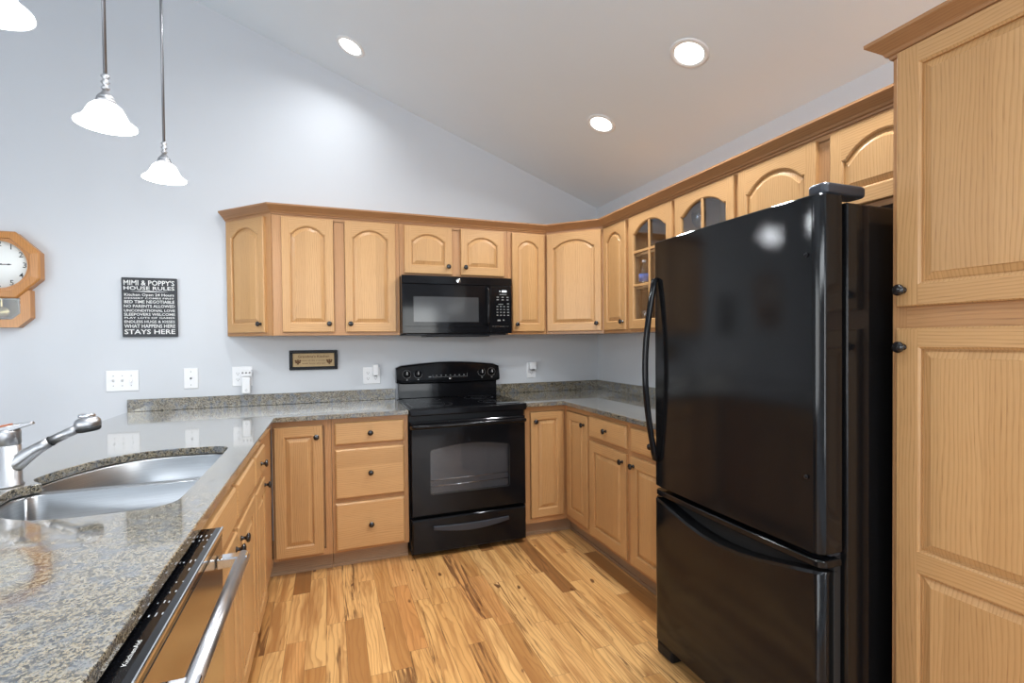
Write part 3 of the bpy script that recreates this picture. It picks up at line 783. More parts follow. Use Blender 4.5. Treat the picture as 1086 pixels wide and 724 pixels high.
# lettering lies on the panel top: local x along the panel, local "z" of the text towards the back
def flat_xf(z): return Matrix(((1, 0, 0, 0), (0, 0, 1, 0), (0, -1, 0, z), (0, 0, 0, 1)))
text_mesh('brand_lettering', [('KitchenAid', .078, fy + .020, .0068, .064)], WHITEINK, cp, flat_xf(.8749))
rnd = random.Random(3)
for x0, n in ((.185, 3), (.225, 3), (.262, 2), (.30, 2), (.355, 1), (.395, 4), (.470, 1), (.510, 4), (.540, 4)):
    for k in range(n):
        ww = rnd.uniform(.006, .018); yy = fy + .012 + .009 * k + rnd.uniform(0, .003)
        mb = MB(); mb.box(x0 + rnd.uniform(-.004, .004), x0 + ww * .62, yy, yy + .0019, .8747, .8751); mb.build('control_marking', LABELINK, cp)
hy = fy - .052
mb = MB(); mb.tube([(.045, hy, .812), (.551, hy, .812)], .0142, 18); hb = mb.build('handle', HANDLE, root)
for xx in (.062, .534):
    mb = MB(); mb.box(xx - .016, xx + .016, hy - .013, fy - .0005, .800, .824); mb.build('handle_bracket', CHROME, hb, .003, 2)

# ------------------------------------------------------------------ range
RX0, RW = -1.679, .760
root = thing('range', 'black freestanding electric range between the base cabinets', 'stove', (RX0, 0, 0))
mb = MB(); mb.box(.002, RW - .002, -.60, -.03, .035, .872)
for xx in (.03, RW - .07):
    mb.box(xx, xx + .04, -.56, -.52, .001, .035); mb.box(xx, xx + .04, -.12, -.08, .001, .035)
mb.build('range_body', BLACKM, root)
mb = MB(); mb.box(0, RW, -.655, -.055, .8725, .915, 'x'); ct = mb.build('cooktop', BLACK, root, .008, 3)
mb = MB(); mb.box(.03, RW - .03, -.615, -.10, .9152, .9175, 'x'); g = mb.build('glass_hob', GLASSBLK, ct, .001, 1)
for bx, by, br in ((.20, -.47, .105), (.565, -.47, .08), (.20, -.21, .08), (.565, -.21, .105)):
    mb = MB(); mb.ring(br - .003, br, .0, .0004, 40, Matrix.Translation((bx, by, .9175))); mb.ring(br * .55 - .002, br * .55, .0, .0004, 36, Matrix.Translation((bx, by, .9175))); mb.build('burner_ring', RINGINK, g)
# oven door with window opening
dy0, dy1 = -.66, -.605
wx0, wx1, wz0, wz1, wp = .119, .637, .386, .662, .690
win = [(wx0, wz0), (wx1, wz0), (wx1, wz1)] + [(wx1 - (wx1 - wx0) * i / 14, wz1 + (wp - wz1) * math.sin(PI * i / 14)) for i in range(1, 14)] + [(wx0, wz1)]
# round the four corners a little
win = round_poly(win, {0, 1, 2, len(win) - 1})
def plate_with_hole(mb, outer, hole, y, flip=False):
    bm = bmesh.new(); es = []
    for L in (outer, hole):
        vs = [bm.verts.new((p[0], y, p[1])) for p in L]; es += [bm.edges.new((vs[i], vs[(i + 1) % len(vs)])) for i in range(len(vs))]
    bmesh.ops.triangle_fill(bm, use_beauty=True, use_dissolve=False, edges=es); bm.verts.index_update()
    mb.add([tuple(v.co) for v in bm.verts], [tuple(v.index for v in f.verts) for f in bm.faces]); bm.free()
do = [(.005, .262), (RW - .013, .262), (RW - .013, .835), (.005, .835)]
mb = MB()
oi = [(.010, .267), (RW - .018, .267), (RW - .018, .830), (.010, .830)]
plate_with_hole(mb, oi, win, dy0)
mb.loft([[(p[0], dy0, p[1]) for p in oi], [(p[0], dy0 + .005, p[1]) for p in do], [(p[0], dy1, p[1]) for p in do]])
mb.loft([[(p[0], dy0, p[1]) for p in win], [(p[0], dy0 + .035, p[1]) for p in win]])
bmesh.ops.remove_doubles(mb.bm, verts=mb.bm.verts, dist=1e-5)
door = mb.build('oven_door', BLACK, root)
mb = MB(); mb.prism(inset(win, .0005), dy0 + .004, dy0 + .008, 'y'); mb.build('oven_window', OVENPANE, door)
mb = MB(); mb.loft([[(p[0], dy0 + .0035, p[1]) for p in inset(win, .001)], [(p[0], dy0 + .0035, p[1]) for p in inset(win, .005)]]); mb.build('window_border', MWWIN, door)
mb = MB(); mb.prism(inset(win, .0005), dy0 + .033, dy0 + .036, 'y'); mb.build('oven_interior', CAVITY, door)
mb = MB()
for zz in (.432, .470):
    mb.tube([(wx0 + .004, dy0 + .022, zz), (wx1 - .004, dy0 + .022, zz + .004)], .0022, 8)
mb.build('oven_rack', CHROME, door)
mb = MB()
hp = [(.012, -.662, .806), (.02, -.690, .812), (.05, -.702, .814)] + [(x, -.704 - .006 * math.sin(PI * (x - .05) / .65), .815) for x in (.2, .375, .55)] + [(.70, -.702, .814), (.73, -.690, .812), (.740, -.662, .806)]
mb.tube(hp, .013, 14, flat=1.15); mb.build('oven_handle', BLACK, door)
R = lambda d, y: [(.005 + d, y, .030 + d), (RW - .013 - d, y, .030 + d), (RW - .013 - d, y, .243 - d), (.005 + d, y, .243 - d)]
mb = MB(); mb.loft([R(0, -.605), R(0, -.652), R(.004, -.657), R(.010, -.660)], cap0=True, cap1=True); dr = mb.build('storage_drawer', BLACK, root)
# crescent pull on the drawer
cres = [(.135 + .49 * i / 16, .183 + .0 - .030 * math.sin(PI * i / 16)) for i in range(17)] + [(.625 - .49 * i / 16, .206 - .008 * math.sin(PI * i / 16)) for i in range(17)]
cres = [(x, z - .010) for x, z in cres]
mb = MB(); mb.prism(cres, -.672, -.6595, 'y'); mb.build('drawer_pull', SLATE, dr, .004, 2)
# backguard
mb = MB(); mb.prism([(-.012, .916), (-.012, 1.12), (-.052, 1.12), (-.072, 1.03), (-.072, .916)], .012, RW - .012, 'x', 'x'); bg = mb.build('backguard', BLACK, root, .003, 2)
arcz = lambda x: 1.150 + .026 * math.sin(PI * max(0, min(1, x / RW)))
n = 20; loops = []
for i in range(n + 1):
    x = -.004 + (RW + .012) * i / n; zt = arcz(x); zb = 1.022 - .004 * math.sin(PI * i / n)
    if i in (0, n): zt -= .012; zb += .008
    loops.append([(x, -.012, zb), (x, -.080, zb), (x, -.090, zb + .010), (x, -.092, zb + .03), (x, -.072, zt - .012), (x, -.064, zt - .003), (x, -.052, zt), (x, -.012, zt)])
mb = MB(); mb.loft(loops, cap0=True, cap1=True, grain='x')
ch = mb.build('control_housing', BLACK, bg, .002, 1)
tilt = math.atan2(.020, .09)
def cp_xf(x, z): # point on the tilted control face
    y = -.092 + .020 * (z - 1.052) / .085
    return Matrix.Translation((x, y - .0008, z)) @ Matrix.Rotation(-tilt, 4, 'X')
for kx in (.070, .150, .628, .705):
    mb = MB(); mb.lathe([(0, 0), (.024, 0), (.024, .004), (.0195, .006), (.018, .020), (.016, .023), (0, .0235)], 24, cp_xf(kx, 1.092) @ ROTX); mb.build('control_knob', BLACK, bg)
def quad(mb, X, x0, x1, z0, z1, y=-.0008): mb.add([tuple(X @ Vector(v)) for v in ((x0, y, z0), (x1, y, z0), (x1, y, z1), (x0, y, z1))], [(0, 1, 2, 3)])
def mark(name, X, x0, x1, z0, z1, y=-.0008, mat=None):
    mb = MB(); quad(mb, X, x0, x1, z0, z1, y); mb.build(name, mat or GREYINK, bg, recalc=False)
for kx in (.070, .150, .628, .705):
    X = cp_xf(kx, 1.092)
    mb = MB(); mb.ring(.0285, .0298, 0, .0006, 32, X @ ROTX); mb.build('dial_ring', GREYINK, bg)
    mark('knob_pointer', X, -.0015, .0015, -.010, .015, -.0245, WHITEINK)
    mark('burner_symbol', cp_xf(kx, 1.052), -.005, .005, -.003, .003)
X = cp_xf(.385, 1.092)
for i in range(7): mark('touch_button', X, -.105 + .034 * i, -.096 + .034 * i, -.018, -.013)
for i in range(2): mark('touch_button', X, -.105 + .03 * i, -.095 + .03 * i, .010, .015)
mark('touch_button', cp_xf(.235, 1.105), -.008, .008, 0, .004); mark('touch_button', cp_xf(.235, 1.066), -.010, .010, 0, .005)
mb = MB(); L2 = lambda d, y: [tuple(X @ Vector(v)) for v in ((-.130 + d, y, -.028 + d), (.130 - d, y, -.028 + d), (.130 - d, y, .030 - d), (-.130 + d, y, .030 - d))]
mb.loft([L2(0, 0), L2(.0, -.0006), L2(.0015, -.0006)], cap0=False); mb.build('display_border', GREYINK, bg)
mb = MB(); quad(mb, X, .050, .095, .004, .024, -.0009); mb.build('clock_display', MWWIN, bg, recalc=False)
mb = MB(); mb.lathe([(0, 0), (.0095, 0), (.0095, .0012), (0, .0014)], 24, cp_xf(.385, 1.0535) @ ROTX); bd = mb.build('round_badge', CHROME, bg)

# ------------------------------------------------------------------ microwave
root = thing('microwave', 'black over-the-range microwave under the short cabinet', 'microwave', (-1.681, 0, 0))
MW = .760; m0, m1 = 1.378, 1.760
mb = MB(); mb.box(.002, MW - .002, -.372, -.003, m0, m1); mb.build('microwave_body', BLACKM, root, .003, 1)
mb = MB(); mb.box(.03, MW - .03, -.36, -.03, 1.366, m0 - .0002); mb.build('underside_vent', SLATE, root, .003, 1)
mb = MB(); mb.box(.16, .60, -.385, -.18, 1.356, 1.372); mb.build('lamp_housing', BLACKM, root, .004, 1)
mb = MB(); mb.box(0, MW, -.402, -.3725, 1.706, m1, 'x'); tv = mb.build('top_grille', BLACK, root, .002, 1)
dxr = .600
do = [(0, m0), (dxr, m0), (dxr, 1.7045), (0, 1.7045)]
wn = [(.075, 1.458), (.517, 1.458), (.517, 1.618), (.075, 1.618)]
mb = MB(); mb.box(0, dxr, -.400, -.3725, m0, 1.7045); md = mb.build('microwave_door', BLACK, root, .004, 2)
mb = MB(); mb.box(.075, .517, -.4008, -.3995, 1.455, 1.622); mb.build('door_window', MWWIN, md)
mb = MB(); mb.box(.02, .56, -.4025, -.3995, 1.424, 1.427); mb.build('door_strip', BLACK, md, .001, 1)
mb = MB(); hz = [(.580, -.402, 1.690), (.580, -.420, 1.683)] + [(.580, -.424 - .010 * math.sin(PI * i / 6), 1.665 - .205 * i / 6) for i in range(7)] + [(.580, -.420, 1.444), (.580, -.402, 1.437)]
mb.tube(hz, .011, 12); mb.build('door_handle', BLACK, md)
mb = MB(); mb.box(dxr + .002, MW, -.400, -.3725, m0, 1.7045); cpm = mb.build('control_panel', BLACK, root, .004, 2)
mb = MB(); mb.box(dxr + .012, MW - .025, -.4025, -.3995, 1.424, 1.427); mb.build('panel_strip', CHROME, cpm, .0008, 1)
cx0 = dxr + .047
def key(x, z, ww=.012, hh=.006, mat=None):
    mb = MB(); mb.box(x, x + ww, -.4007, -.4, z, z + hh); mb.build('key' if mat is None else 'clock_digits', mat or GREYINK, cpm)
for r_ in range(4):
    for c_ in range(3): key(cx0 + .025 * c_, 1.560 - .020 * r_)
for r_ in range(5): key(cx0 + .078, 1.580 - .020 * r_ + .0, .014)
for r_ in range(2):
    for c_ in range(3): key(cx0 + .001 + .036 * c_, 1.625 - .018 * r_, .016)
key(cx0 + .022, 1.645, .052, .004); key(cx0 + .014, 1.577, .034, .004)
key(cx0 + .006, 1.462, .022, .010); key(cx0 + .046, 1.465, .010, .008)
key(cx0 + .022, 1.666, .005, .006, DISPLAY); key(cx0 + .040, 1.663, .034, .012, DISPLAY)
mb = MB(); mb.lathe([(0, 0), (.0150, 0), (.0150, .002), (.013, .003), (0, .003)], 28, front_xf(.377, -.4018, 1.731)); bd = mb.build('round_badge', CHROME, tv)
text_mesh('badge_letters', [('GE', 0, -.0050, .010, .015)], BLACKINK, bd, Matrix.Translation((.377, -.4052, 1.731)))

# ------------------------------------------------------------------ refrigerator
FY0, FW = -1.905, .755
root = thing('refrigerator', 'tall black bottom-freezer refrigerator beside the pantry', 'refrigerator', (0, FY0, 0), RR)
mb = MB(); mb.box(.004, FW - .002, -.752, -.06, .035, 1.708); mb.build('fridge_body', FRIDGE, root, .006, 2)
mb = MB(); mb.box(.02, FW - .02, -.775, -.751, .06, 1.695); mb.build('door_gasket', DARK, root)
def front_plan(yback, yfront, r=.030, bow=.006, n=6):
    """rounded front in plan, local x/y, CCW"""
    P = [(FW, yback), (0, yback)]
    for i in range(n + 1):
        a = PI + (PI / 2) * i / n; P.append((r + r * math.cos(a), yfront + bow + r + r * math.sin(a)))
    for i in range(1, 8):
        t = i / 8; P.append((r + (FW - 2 * r) * t, yfront + bow - bow * math.sin(PI * t)))
    for i in range(n + 1):
        a = -PI / 2 + (PI / 2) * i / n; P.append((FW - r + r * math.cos(a), yfront + bow + r + r * math.sin(a)))
    return P
def shaded(o):
    for p in o.data.polygons: p.use_smooth = True
    try:
        o.data.set_sharp_from_angle(angle=math.radians(35))
    except Exception: pass
E_ = .003
pl = front_plan(-.775, -.862)
def slab(pl, z0, z1):
    mb = MB(); c = inset(pl, E_)
    mb.loft([[(p[0], p[1], z0) for p in c], [(p[0], p[1], z0 + E_) for p in pl], [(p[0], p[1], z1 - E_) for p in pl], [(p[0], p[1], z1) for p in c]], cap0=True, cap1=True)
    return mb
door = slab(pl, .716, 1.726).build('fridge_door', FRIDGE, root); shaded(door)
# freezer drawer: lower front with a sagging top edge, set-back scoop, top lip
zt = lambda t: .668 - .062 * math.sin(PI * min(1, t * 1.02)) ** 1.2
mb = MB(); lo = []; 
pf = [p for p in pl[2:]]
fl = [(p[0], p[1], zt(p[0] / FW)) for p in pf]
bl = [(p[0], p[1], .072) for p in pf]
b2 = [(p[0], -.790, zt(p[0] / FW) - .004) for p in pf]
mb.loft([[(p[0], -.775, .072) for p in pf], bl, [(x, y, z - .008) for x, y, z in fl], [(x, y + .006, z) for x, y, z in fl], b2], closed=False)
fd = mb.build('freezer_drawer', FRIDGE, root); shaded(fd)
mb = MB(); mb.box(.004, FW - .004, -.800, -.7755, .08, .690); mb.build('drawer_scoop', DARK, fd, .002, 1)
pl2 = front_plan(-.776, -.858); mb = slab(pl2, .677, .698); o = mb.build('drawer_lip', FRIDGE, fd); shaded(o)
# bow handle on the far edge
mb = MB(); hp = []
z0h, z1h = .832, 1.566
for i in range(25):
    t = i / 24; b_ = math.sin(PI * t)
    hp.append((.034 - .014 * b_, -.862 - .008 - .036 * b_, z0h + (z1h - z0h) * t))
mb.tube([(.034, -.858, z0h - .004)] + hp + [(.034, -.858, z1h + .004)], .013, 12, flat=0.8); mb.build('door_handle', BLACK, door)
mb = MB(); mb.prism(round_poly([(.692, -.835), (.752, -.835), (.752, -.665), (.692, -.665)], {0, 1, 2, 3}, .02, 5), 1.7265, 1.760, 'z'); mb.build('hinge_cover', SLATE, root, .010, 3)
for zz in (1.56, .93):
    mb = MB(); mb.lathe([(0, 0), (.006, 0), (.005, .003), (0, .004)], 12, front_xf(.712, -.8602, zz)); mb.build('screw_plug', BLACKM, door)
for a, b in ((.0, .10), (.655, .755)):
    mb = MB(); mb.prism([(a, -.842), (b, -.842), (b, -.62), (a, -.62)], .0008, .058, 'z'); mb.build('foot', BLACKM, root, .012, 3)
mb = MB(); mb.box(.6, .74, -.80, -.76, .700, .714); mb.build('middle_hinge', SLATE, root, .003, 1)

# ------------------------------------------------------------------ pantry
PY0, PW = -2.692, .612
root = thing('pantry_cabinet', 'full-height oak pantry cabinet right of the refrigerator', 'cabinet', (0, PY0, 0), RR)
mb = MB(); mb.box(0, PW, -BD + .019, -.003, .1, UZ1)
frame(mb, BD, [(-.0005, .036, .1, UZ1), (PW - .036, PW, .1, UZ1)], [(.036, PW - .036, UZ1 - .04, UZ1), (.036, PW - .036, .1, .14), (.036, PW - .036, 1.335, 1.42)])
mb.build('cabinet_body', OAK_FRAME, root)
toe(root, .001, PW - .001)
add_door(root, .018, PW - .018, 1.409, 2.118, -BD, 0.0, (.038, 1.455), sw=.056, rail=.058, top=.052)
add_door(root, .018, PW - .018, .124, 1.350, -BD, 0.0, (.038, 1.297), sw=.056, rail=.062, top=.052, splits=[(.682, .737)])
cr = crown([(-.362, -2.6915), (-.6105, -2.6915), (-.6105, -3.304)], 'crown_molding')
cr.parent = root; cr.matrix_parent_inverse = (Matrix.Translation((0, PY0, 0)) @ Matrix.Rotation(RR, 4, 'Z')).inverted()

# ------------------------------------------------------------------ glassware behind the glass doors
def glassware(name, label, cat, x, y, z, prof, mat, extra=None):
    root = thing(name, label, cat, (x, y, z)) if extra else None
    mb = MB(); mb.lathe(prof, 20)
    if root:
        mb.build('glass_body', mat, root); extra(root); return root
    o = mb.build(name, mat, None, loc=(x, y, z)); return tag(o, label, cat)
def bottle_label(r):
    mb = MB(); mb.lathe([(.0325, .028), (.0325, .075)], 20); mb.build('bottle_label', BLUELBL, r)
    mb = MB(); mb.lathe([(0, .148), (.013, .148), (.013, .162), (0, .163)], 16); mb.build('bottle_cap', WHITEP, r)
glassware('bottle', 'small clear bottle with blue label on the middle glass-cabinet shelf', 'bottle', -.255, -1.012, 1.6635, [(0, 0), (.030, .0), (.032, .006), (.032, .095), (.022, .118), (.012, .132), (.012, .148), (0, .148)], CLEAR, bottle_label)
tum = [(0, .004), (.026, .004), (.032, .118), (.034, .118), (.0345, .116), (.028, 0), (0, 0)]
glassware('drinking_glass', 'clear tumbler at the bottom of the six-pane glass cabinet', 'glass', -.262, -1.040, 1.3875, tum, CLEAR)
bw = [(0, .004), (.03, .004), (.060, .030), (.075, .060), (.077, .060), (.063, .026), (.032, 0), (0, 0)]
glassware('glass_bowl', 'small clear bowl on the top shelf of the six-pane cabinet', 'bowl', -.20, -1.085, 1.8715, bw, CLEAR)
gob = [(0, 0), (.034, 0), (.034, .003), (.006, .008), (.005, .06), (.02, .075), (.036, .10), (.040, .14), (.038, .16), (.0365, .16), (.0385, .14), (.034, .102), (.018, .08), (0, .076)]
glassware('goblet', 'clear stemmed goblet behind the glass door above the refrigerator', 'glass', -.20, -1.440, 1.8715, gob, CLEAR)

# ------------------------------------------------------------------ wall plates and plug-ins
def plate(name, label, cat, x, z, ww, hh, kind):
    root = thing(name, label, cat, (x, 0, z))
    mb = MB(); mb.box(-ww / 2, ww / 2, -.006, -.0006, -hh / 2, hh / 2); mb.build('plate', WHITEP, root, .003, 2)
    if kind == 'switch':
        for k in (-1, 0, 1):
            mb = MB(); s = -1 if k == 1 else 1
            mb.prism([(-.006, -.008), (-.016, -.002 + .010 * s), (-.016, .004 + .010 * s), (-.006, .010)], .045 * k - .005, .045 * k + .005, 'x'); mb.build('toggle', WHITEP, root, .001, 1)
        mb = MB()
        for k in (-1, 0, 1):
            for zz in (-.03, .03): mb.lathe([(0, 0), (.003, 0), (.002, .001), (0, .001)], 10, front_xf(.045 * k, -.006, zz))
        mb.build('screws', GREYINK, root)
    elif kind == 'jack':
        mb = MB(); mb.lathe([(0, 0), (.006, 0), (.006, .003), (.004, .006), (0, .006)], 14, front_xf(0, -.006, 0)); mb.build('jack', GREYHOLE, root)
        mb = MB()
        for zz in (-.042, .042): mb.lathe([(0, 0), (.003, 0), (.002, .001), (0, .001)], 10, front_xf(0, -.006, zz))
        mb.build('screws', GREYINK, root)
    return root
def receptacle(root, x, z):
    mb = MB(); mb.prism(round_poly([(x - .016, z - .014), (x + .016, z - .014), (x + .016, z + .014), (x - .016, z + .014)], {0, 1, 2, 3}, .008), -.0075, -.0055, 'y'); r = mb.build('receptacle', WHITEP, root)
    mb = MB(); mb.box(x - .0075, x - .0055, -.0080, -.0074, z - .004, z + .006); mb.box(x + .0055, x + .0075, -.0080, -.0074, z - .004, z + .005)
    mb.lathe([(0, 0), (.0028, 0), (.0028, .0005), (0, .0005)], 10, front_xf(x, -.0075, z - .009)); mb.build('socket_slots', GREYHOLE, r)
plate('switch_plate', 'white triple toggle switch plate below the house rules sign', 'light switch', -3.308, 1.105, .165, .125, 'switch')
plate('jack_plate', 'white single cable jack plate right of the triple switch', 'wall plate', -2.950, 1.107, .078, .130, 'jack')
r1 = plate('outlet_plate', 'white double outlet plate behind the hanging white plug-in device', 'outlet', -2.661, 1.110, .118, .128, 'outlet')
for z in (-.020, .020): receptacle(r1, -.026, z)
o = thing('plug_in_device', 'tall white plug-in hanging down toward the backsplash', 'plug-in', (-2.634, -.0085, 1.05))
mb = MB(); mb.box(-.032, .032, -.034, 0, .062, .100); mb.build('adapter_head', WHITEP, o, .003, 2)
mb = MB()
for k in range(3): mb.lathe([(0, 0), (.006, 0), (.006, .0006), (0, .0006)], 10, front_xf(-.02 + .02 * k, -.034, .084))
mb.build('adapter_sockets', GREYINK, o)
mb = MB(); mb.box(-.026, .024, -.046, -.004, -.052, .058); b_ = mb.build('hanging_body', WHITEP, o, .008, 3)
mb = MB(); mb.ring(.005, .007, 0, .0006, 16, front_xf(0, -.0462, -.028)); mb.build('power_mark', GREYINK, b_)
r2 = plate('outlet_plate', 'white double outlet plate just left of the range', 'outlet', -1.845, 1.088, .118, .118, 'outlet')
for x, z in ((-.026, .020), (-.026, -.020), (.026, -.020)): receptacle(r2, x, z)
o = thing('night_light', 'small white plug-in on the outlet left of the range', 'plug-in', (-1.819, -.0085, 1.108))
mb = MB(); mb.box(-.020, .020, -.030, 0, -.020, .058); mb.build('plug_in_body', WHITEP, o, .006, 3)
mb = MB(); mb.lathe([(0, 0), (.010, 0), (.010, -.004), (0, -.004)], 14, Matrix.Translation((0, -.016, -.0205))); mb.build('plug_in_base', GREYHOLE, o)
r3 = plate('outlet_plate', 'white outlet plate on the wall right of the range', 'outlet', -.613, 1.088, .078, .122, 'outlet')
receptacle(r3, 0, -.020)
o = thing('air_freshener', 'small boxy white plug-in on the outlet right of the range', 'plug-in', (-.613, -.0085, 1.115))
mb = MB(); mb.box(-.027, .027, -.040, 0, -.018, .040); mb.build('plug_in_body', WHITEP, o, .006, 3)
mb = MB(); mb.box(-.018, .018, -.034, -.006, -.026, -.0182); mb.build('plug_in_base', GREYHOLE, o, .003, 1)

# ------------------------------------------------------------------ signs and clock
root = thing('wall_sign', 'black house rules sign with white lettering on the wall', 'sign', (-3.156, 0, 1.371))
mb = MB(); mb.box(-.142, .142, -.020, -.001, 0, .362); sg = mb.build('sign_board', SIGNBLK, root, .002, 1)
LN = [("MIMI & POPPY'S", .316, .030, .262), ('HOUSE RULES', .288, .021, .262), ('Kitchen Open 24 Hours', .250, .016, .256), ('DESSERT COMES FIRST', .232, .009, .256), ('BED TIME NEGOTIABLE', .206, .018, .258), ('NO PARENTS ALLOWED', .180, .017, .262), ('UNCONDITIONAL LOVE', .154, .015, .262), ('SLEEPOVERS WELCOME', .130, .016, .262), ('PLAY LOTS OF GAMES', .112, .010, .258), ('ENDLESS HUGS & KISSES', .086, .015, .260), ('WHAT HAPPENS HERE', .056, .021, .262), ('STAYS HERE', .018, .028, .262)]
for s, z, h, wd in LN: text_mesh('text_line', [(s, 0, z, h, wd)], WHITEINK, sg, Matrix.Translation((0, -.0203, 0)), grow=0.012)
mb = MB(); mb.add([(-.10, -.0206, .278), (.0, -.0206, .2745), (.10, -.0206, .278), (0, -.0206, .2815)], [(0, 1, 2, 3)]); mb.build('flourish', WHITEINK, sg)

root = thing('framed_plaque', 'small black framed tan kitchen plaque under the wall cabinets', 'plaque', (-2.226, 0, 1.141))
mb = MB(); t = .021
for a, b, c, d in ((-.153, .153, 0, t), (-.153, .153, .133 - t, .133), (-.153, -.153 + t, t, .133 - t), (.153 - t, .153, t, .133 - t)): mb.box(a, b, -.020, -.001, c, d)
mb.build('plaque_frame', BLACKM, root, .003, 1)
mb = MB(); mb.box(-.1315, .1315, -.010, -.001, t + .0005, .133 - t - .0005); pp = mb.build('plaque_panel', PARCH, root)
for s, z, h, wd in (("Grandma's Kitchen", .082, .017, .20), ('open all day everyday', .060, .008, .15), ('with love always', .040, .008, .15)):
    text_mesh('text_line', [(s, 0, z, h, wd)], BROWNINK, pp, Matrix.Translation((0, -.0103, 0)), grow=.008)
for sx in (-1, 1):
    mb = MB()
    for i, (dx, dz) in enumerate(((0, 0), (-.010, .009), (.010, .009), (0, .012), (-.014, .020), (.014, .020), (0, .022))):
        mb.lathe([(0, 0), (.0065, 0), (.0055, .001), (0, .0014)], 10, front_xf(sx * .100 + dx, -.0100, .042 + dz))
    mb.build('grape_motif', BROWNINK, pp)

CX, CZ = -3.852, 1.780
root = thing('wall_clock', 'octagonal oak schoolhouse pendulum clock at the left edge', 'clock', (CX, 0, CZ))
def octo(r): return [(r * math.cos(math.radians(22.5 + 45 * k)), r * math.sin(math.radians(22.5 + 45 * k))) for k in range(8)]
RO = .2 / math.cos(math.radians(22.5)); sc = 1 / math.cos(math.radians(22.5))
def ol(r, y): return [(p[0], y, p[1]) for p in octo(r * sc)]
def circ(r, y, n=48): return [(r * math.cos(2 * PI * k / n), y, r * math.sin(2 * PI * k / n)) for k in range(n)]
mb = MB(); mb.loft([ol(.183, -.032), ol(.187, -.040), ol(.187, -.056), ol(.180, -.064), ol(.148, -.070), ol(.145, -.064)])
mb.loft([circ(.139, -.062), circ(.136, -.052)])
# flat band between octagonal inner edge and round opening
plate_with_hole(mb, [(p[0], p[2]) for p in ol(.145, 0)], [(p[0], p[2]) for p in circ(.139, 0)], -.062)
mb.loft([ol(.183, -.032), ol(.183, -.001)], cap1=False)
mb.build('octagon_frame', OAK_CLOCK, root)
mb = MB(); mb.lathe([(0, 0), (.1385, 0), (.1385, .003), (0, .003)], 48, front_xf(0, -.050, 0)); dl = mb.build('dial', DIAL, root)
mb = MB(); mb.ring(.1335, .139, 0, .012, 48, front_xf(0, -.053, 0)); mb.build('bezel', OAK_CLOCK, root)
nums = []
for k in range(1, 13):
    a = math.radians(90 - 30 * k); nums.append((str(k), .116 * math.cos(a), .116 * math.sin(a) - .0145, .030, None))
for nm in nums: text_mesh('numeral', [nm], BLACKINK, dl, Matrix.Translation((0, -.0532, 0)), grow=0.002)
def hand(name, ang, ln, wd, y):
    X = Matrix.Rotation(-math.radians(ang - 90), 4, 'Y')
    mb = MB(); mb.add([tuple(X @ Vector(v)) for v in ((-.018, y, -wd), (ln * .6, y, -wd * .8), (ln * .75, y, -wd * 1.6), (ln, y, 0), (ln * .75, y, wd * 1.6), (ln * .6, y, wd * .8), (-.018, y, wd))], [tuple(range(7))])
    mb.build(name, BLACKINK, dl)
hand('hour_hand', 92, .062, .0028, -.0550); hand('minute_hand', 282, .095, .0022, -.0560)
# lower pendulum case with clipped corners
zb, zt_ = -.352, -.170
case = [(-.135, zt_ + .03), (-.135, zb + .055), (-.078, zb), (.078, zb), (.135, zb + .055), (.135, zt_ + .03)]
inner = [(-.090, zt_ - .014), (-.090, zb + .080), (-.052, zb + .045), (.052, zb + .045), (.090, zb + .080), (.090, zt_ - .014)]
mb = MB(); plate_with_hole(mb, case, inner, -.050)
mb.loft([[(p[0], -.050, p[1]) for p in case], [(p[0], -.001, p[1]) for p in case]])
mb.loft([[(p[0], -.050, p[1]) for p in inner], [(p[0], -.012, p[1]) for p in inner]])
mb.build('pendulum_case', OAK_CLOCK, root)
mb = MB(); mb.prism(inset(ccw(inner), -.001), -.013, -.010, 'y'); bk = mb.build('case_back', CASEDARK, root)
mb = MB(); mb.prism(inset(ccw(inner), .001), -.044, -.042, 'y'); mb.build('case_glass', OVENPANE, root)
mb = MB(); mb.loft([[(p[0], -.0445, p[1]) for p in inset(ccw(inner), .008)], [(p[0], -.0445, p[1]) for p in inset(ccw(inner), .0105)]]); mb.build('glass_line', LABELINK, root)
mb = MB(); mb.lathe([(0, 0), (.034, 0), (.032, .004), (0, .007)], 28, front_xf(0, -.026, -.265)); mb.box(-.003, .003, -.030, -.027, -.245, -.16); mb.build('pendulum', BRASS, root)

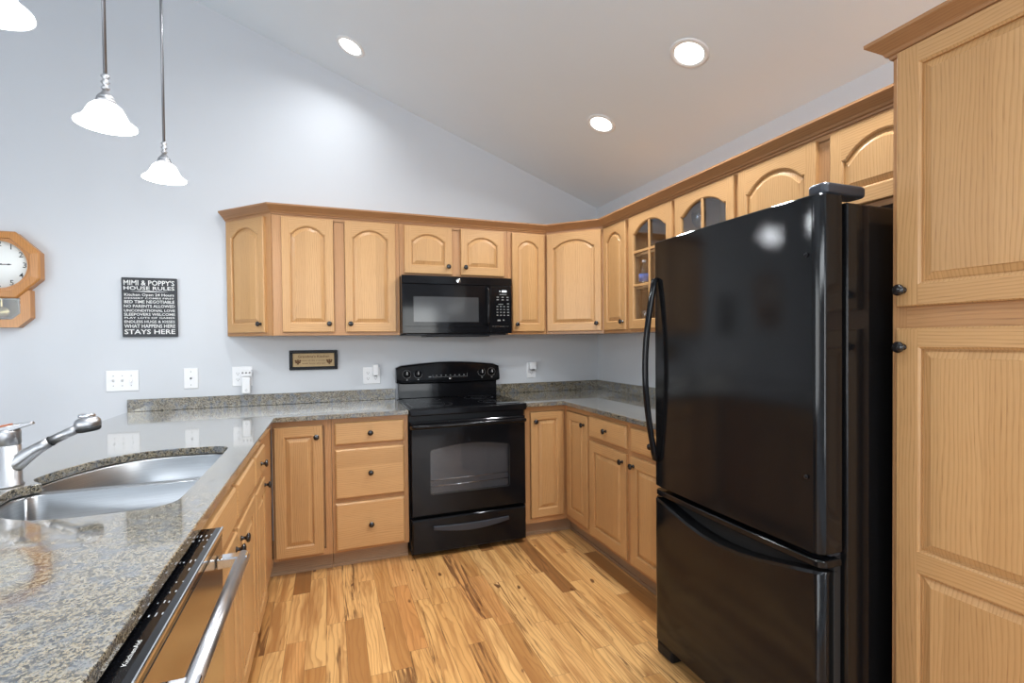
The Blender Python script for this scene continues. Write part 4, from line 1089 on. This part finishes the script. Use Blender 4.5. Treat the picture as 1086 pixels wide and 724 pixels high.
# ------------------------------------------------------------------ pendants
PENX = -2.84
KS = .80
PROF_OUT = [(r * KS, z * KS) for r, z in [(.022, .098), (.030, .097), (.045, .090), (.060, .075), (.070, .055), (.078, .036), (.090, .020), (.104, .010), (.111, .004), (.112, .0)]]
PROF_IN = [(r * KS, z * KS) for r, z in [(.109, .001), (.101, .007), (.087, .017), (.075, .033), (.067, .052), (.057, .072), (.043, .086), (.022, .094)]]
def pendant(y, zb, label):
    zc = ceil_z(PENX)
    root = thing('pendant_light', label, 'pendant lamp', (PENX, y, zb), 0, 'pendant lights over the peninsula')
    mb = MB(); mb.lathe(PROF_OUT + PROF_IN + [PROF_OUT[0]], 40); sh = mb.build('lamp_shade', SHADE, root, recalc=True)
    mb = MB(); mb.lathe([(0, .0755), (.024, .076), (.028, .080), (.028, .086), (.023, .088), (.026, .092), (.022, .100), (.013, .111), (.009, .118), (0, .118)], 24); mb.build('shade_cap', NICKEL, root)
    mb = MB(); z = .118
    pr = [(0, z)]
    for k in range(3): pr += [(.007, z + .002 + .020 * k), (.0135, z + .010 + .020 * k), (.007, z + .018 + .020 * k)]
    pr += [(.0, z + .062)]
    mb.lathe(pr, 16); mb.build('turned_finial', NICKEL, root)
    mb = MB(); mb.tube([(0, 0, .178), (0, 0, zc - zb - .012)], .0058, 12); mb.build('stem', STEMGREY, root)
    X = Matrix.Translation((0, 0, zc - zb)) @ Matrix.Rotation(math.atan(SLOPE), 4, 'Y')
    mb = MB(); mb.lathe([(0, -.03), (.02, -.03), (.055, -.012), (.062, -.002), (0, -.002)], 28, X); mb.build('ceiling_canopy', NICKEL, root)
    mb = MB(); mb.lathe([(0, .034), (.016, .037), (.022, .046), (.018, .056), (.011, .064), (.011, .0745)], 20); mb.build('bulb', BULB, root)
    l = bpy.data.lights.new('pendant_bulb_light', 'POINT'); l.energy = PENDANT_POWER; l.color = (.90, .95, 1.0); l.shadow_soft_size = .028
    lo = bpy.data.objects.new('pendant_bulb_light', l); COL.objects.link(lo); lo.parent = root; lo.location = (0, 0, .012)
pendant(-.885, 2.100, 'white bell-shade pendant hung farthest away, nearest the back wall')
pendant(-1.533, 2.086, 'white bell-shade pendant hung in the middle of the three')
pendant(-2.190, 2.079, 'white bell-shade pendant at the top left corner, mostly cut off')

# ------------------------------------------------------------------ recessed ceiling lights
def can(x, y, label, power=1.0):
    z = ceil_z(x)
    root = thing('recessed_light', label, 'ceiling light', (x, y, z), 0, 'recessed ceiling lights')
    tl = math.atan(SLOPE) if x > RIDGE else -math.atan(SLOPE)
    X = Matrix.Rotation(tl, 4, 'Y')
    mb = MB(); mb.lathe([(.066, -.001), (.066, -.004), (.084, -.006), (.090, -.002), (.090, -.001), (.066, -.001)], 36, X); mb.build('trim_ring', TRIM, root)
    mb = MB(); mb.lathe([(0, -.0035), (.0655, -.0025), (.0655, -.001), (0, -.001)], 36, X); mb.build('lens', LENS, root)
    l = bpy.data.lights.new('recessed_lamp', 'AREA'); l.shape = 'DISK'; l.size = .12; l.energy = CAN_POWER * power; l.color = CAN_COLOR; l.spread = math.radians(150)
    lo = bpy.data.objects.new('recessed_lamp', l); COL.objects.link(lo); lo.parent = root; lo.location = (X @ Vector((0, 0, -.012))); lo.rotation_euler = (0, tl, 0)
can(-1.976, -.410, 'lit recessed ceiling light at left, nearest the back wall', .36)
can(-.559, -1.013, 'lit recessed ceiling light, smallest, above the right-hand corner')
can(-.559, -1.790, 'lit recessed ceiling light, largest, above the refrigerator')
can(-1.976, -1.25, 'added recessed ceiling light above the sink side of the floor', .85)  # this and the cans below are unseen, added to light the kitchen
can(-1.976, -2.10, 'added recessed ceiling light above the floor beside the dishwasher', .5)
can(-1.976, -2.95, 'added recessed ceiling light above the near end of the floor', 1.5)  # added out of view, boosted to brighten the pantry
can(-1.976, -3.95, 'added recessed ceiling light behind the camera', .5)
can(-.559, -3.60, 'added recessed ceiling light beyond the near end of the pantry')
can(-.559, -2.57, 'added recessed ceiling light above the pantry cabinet')
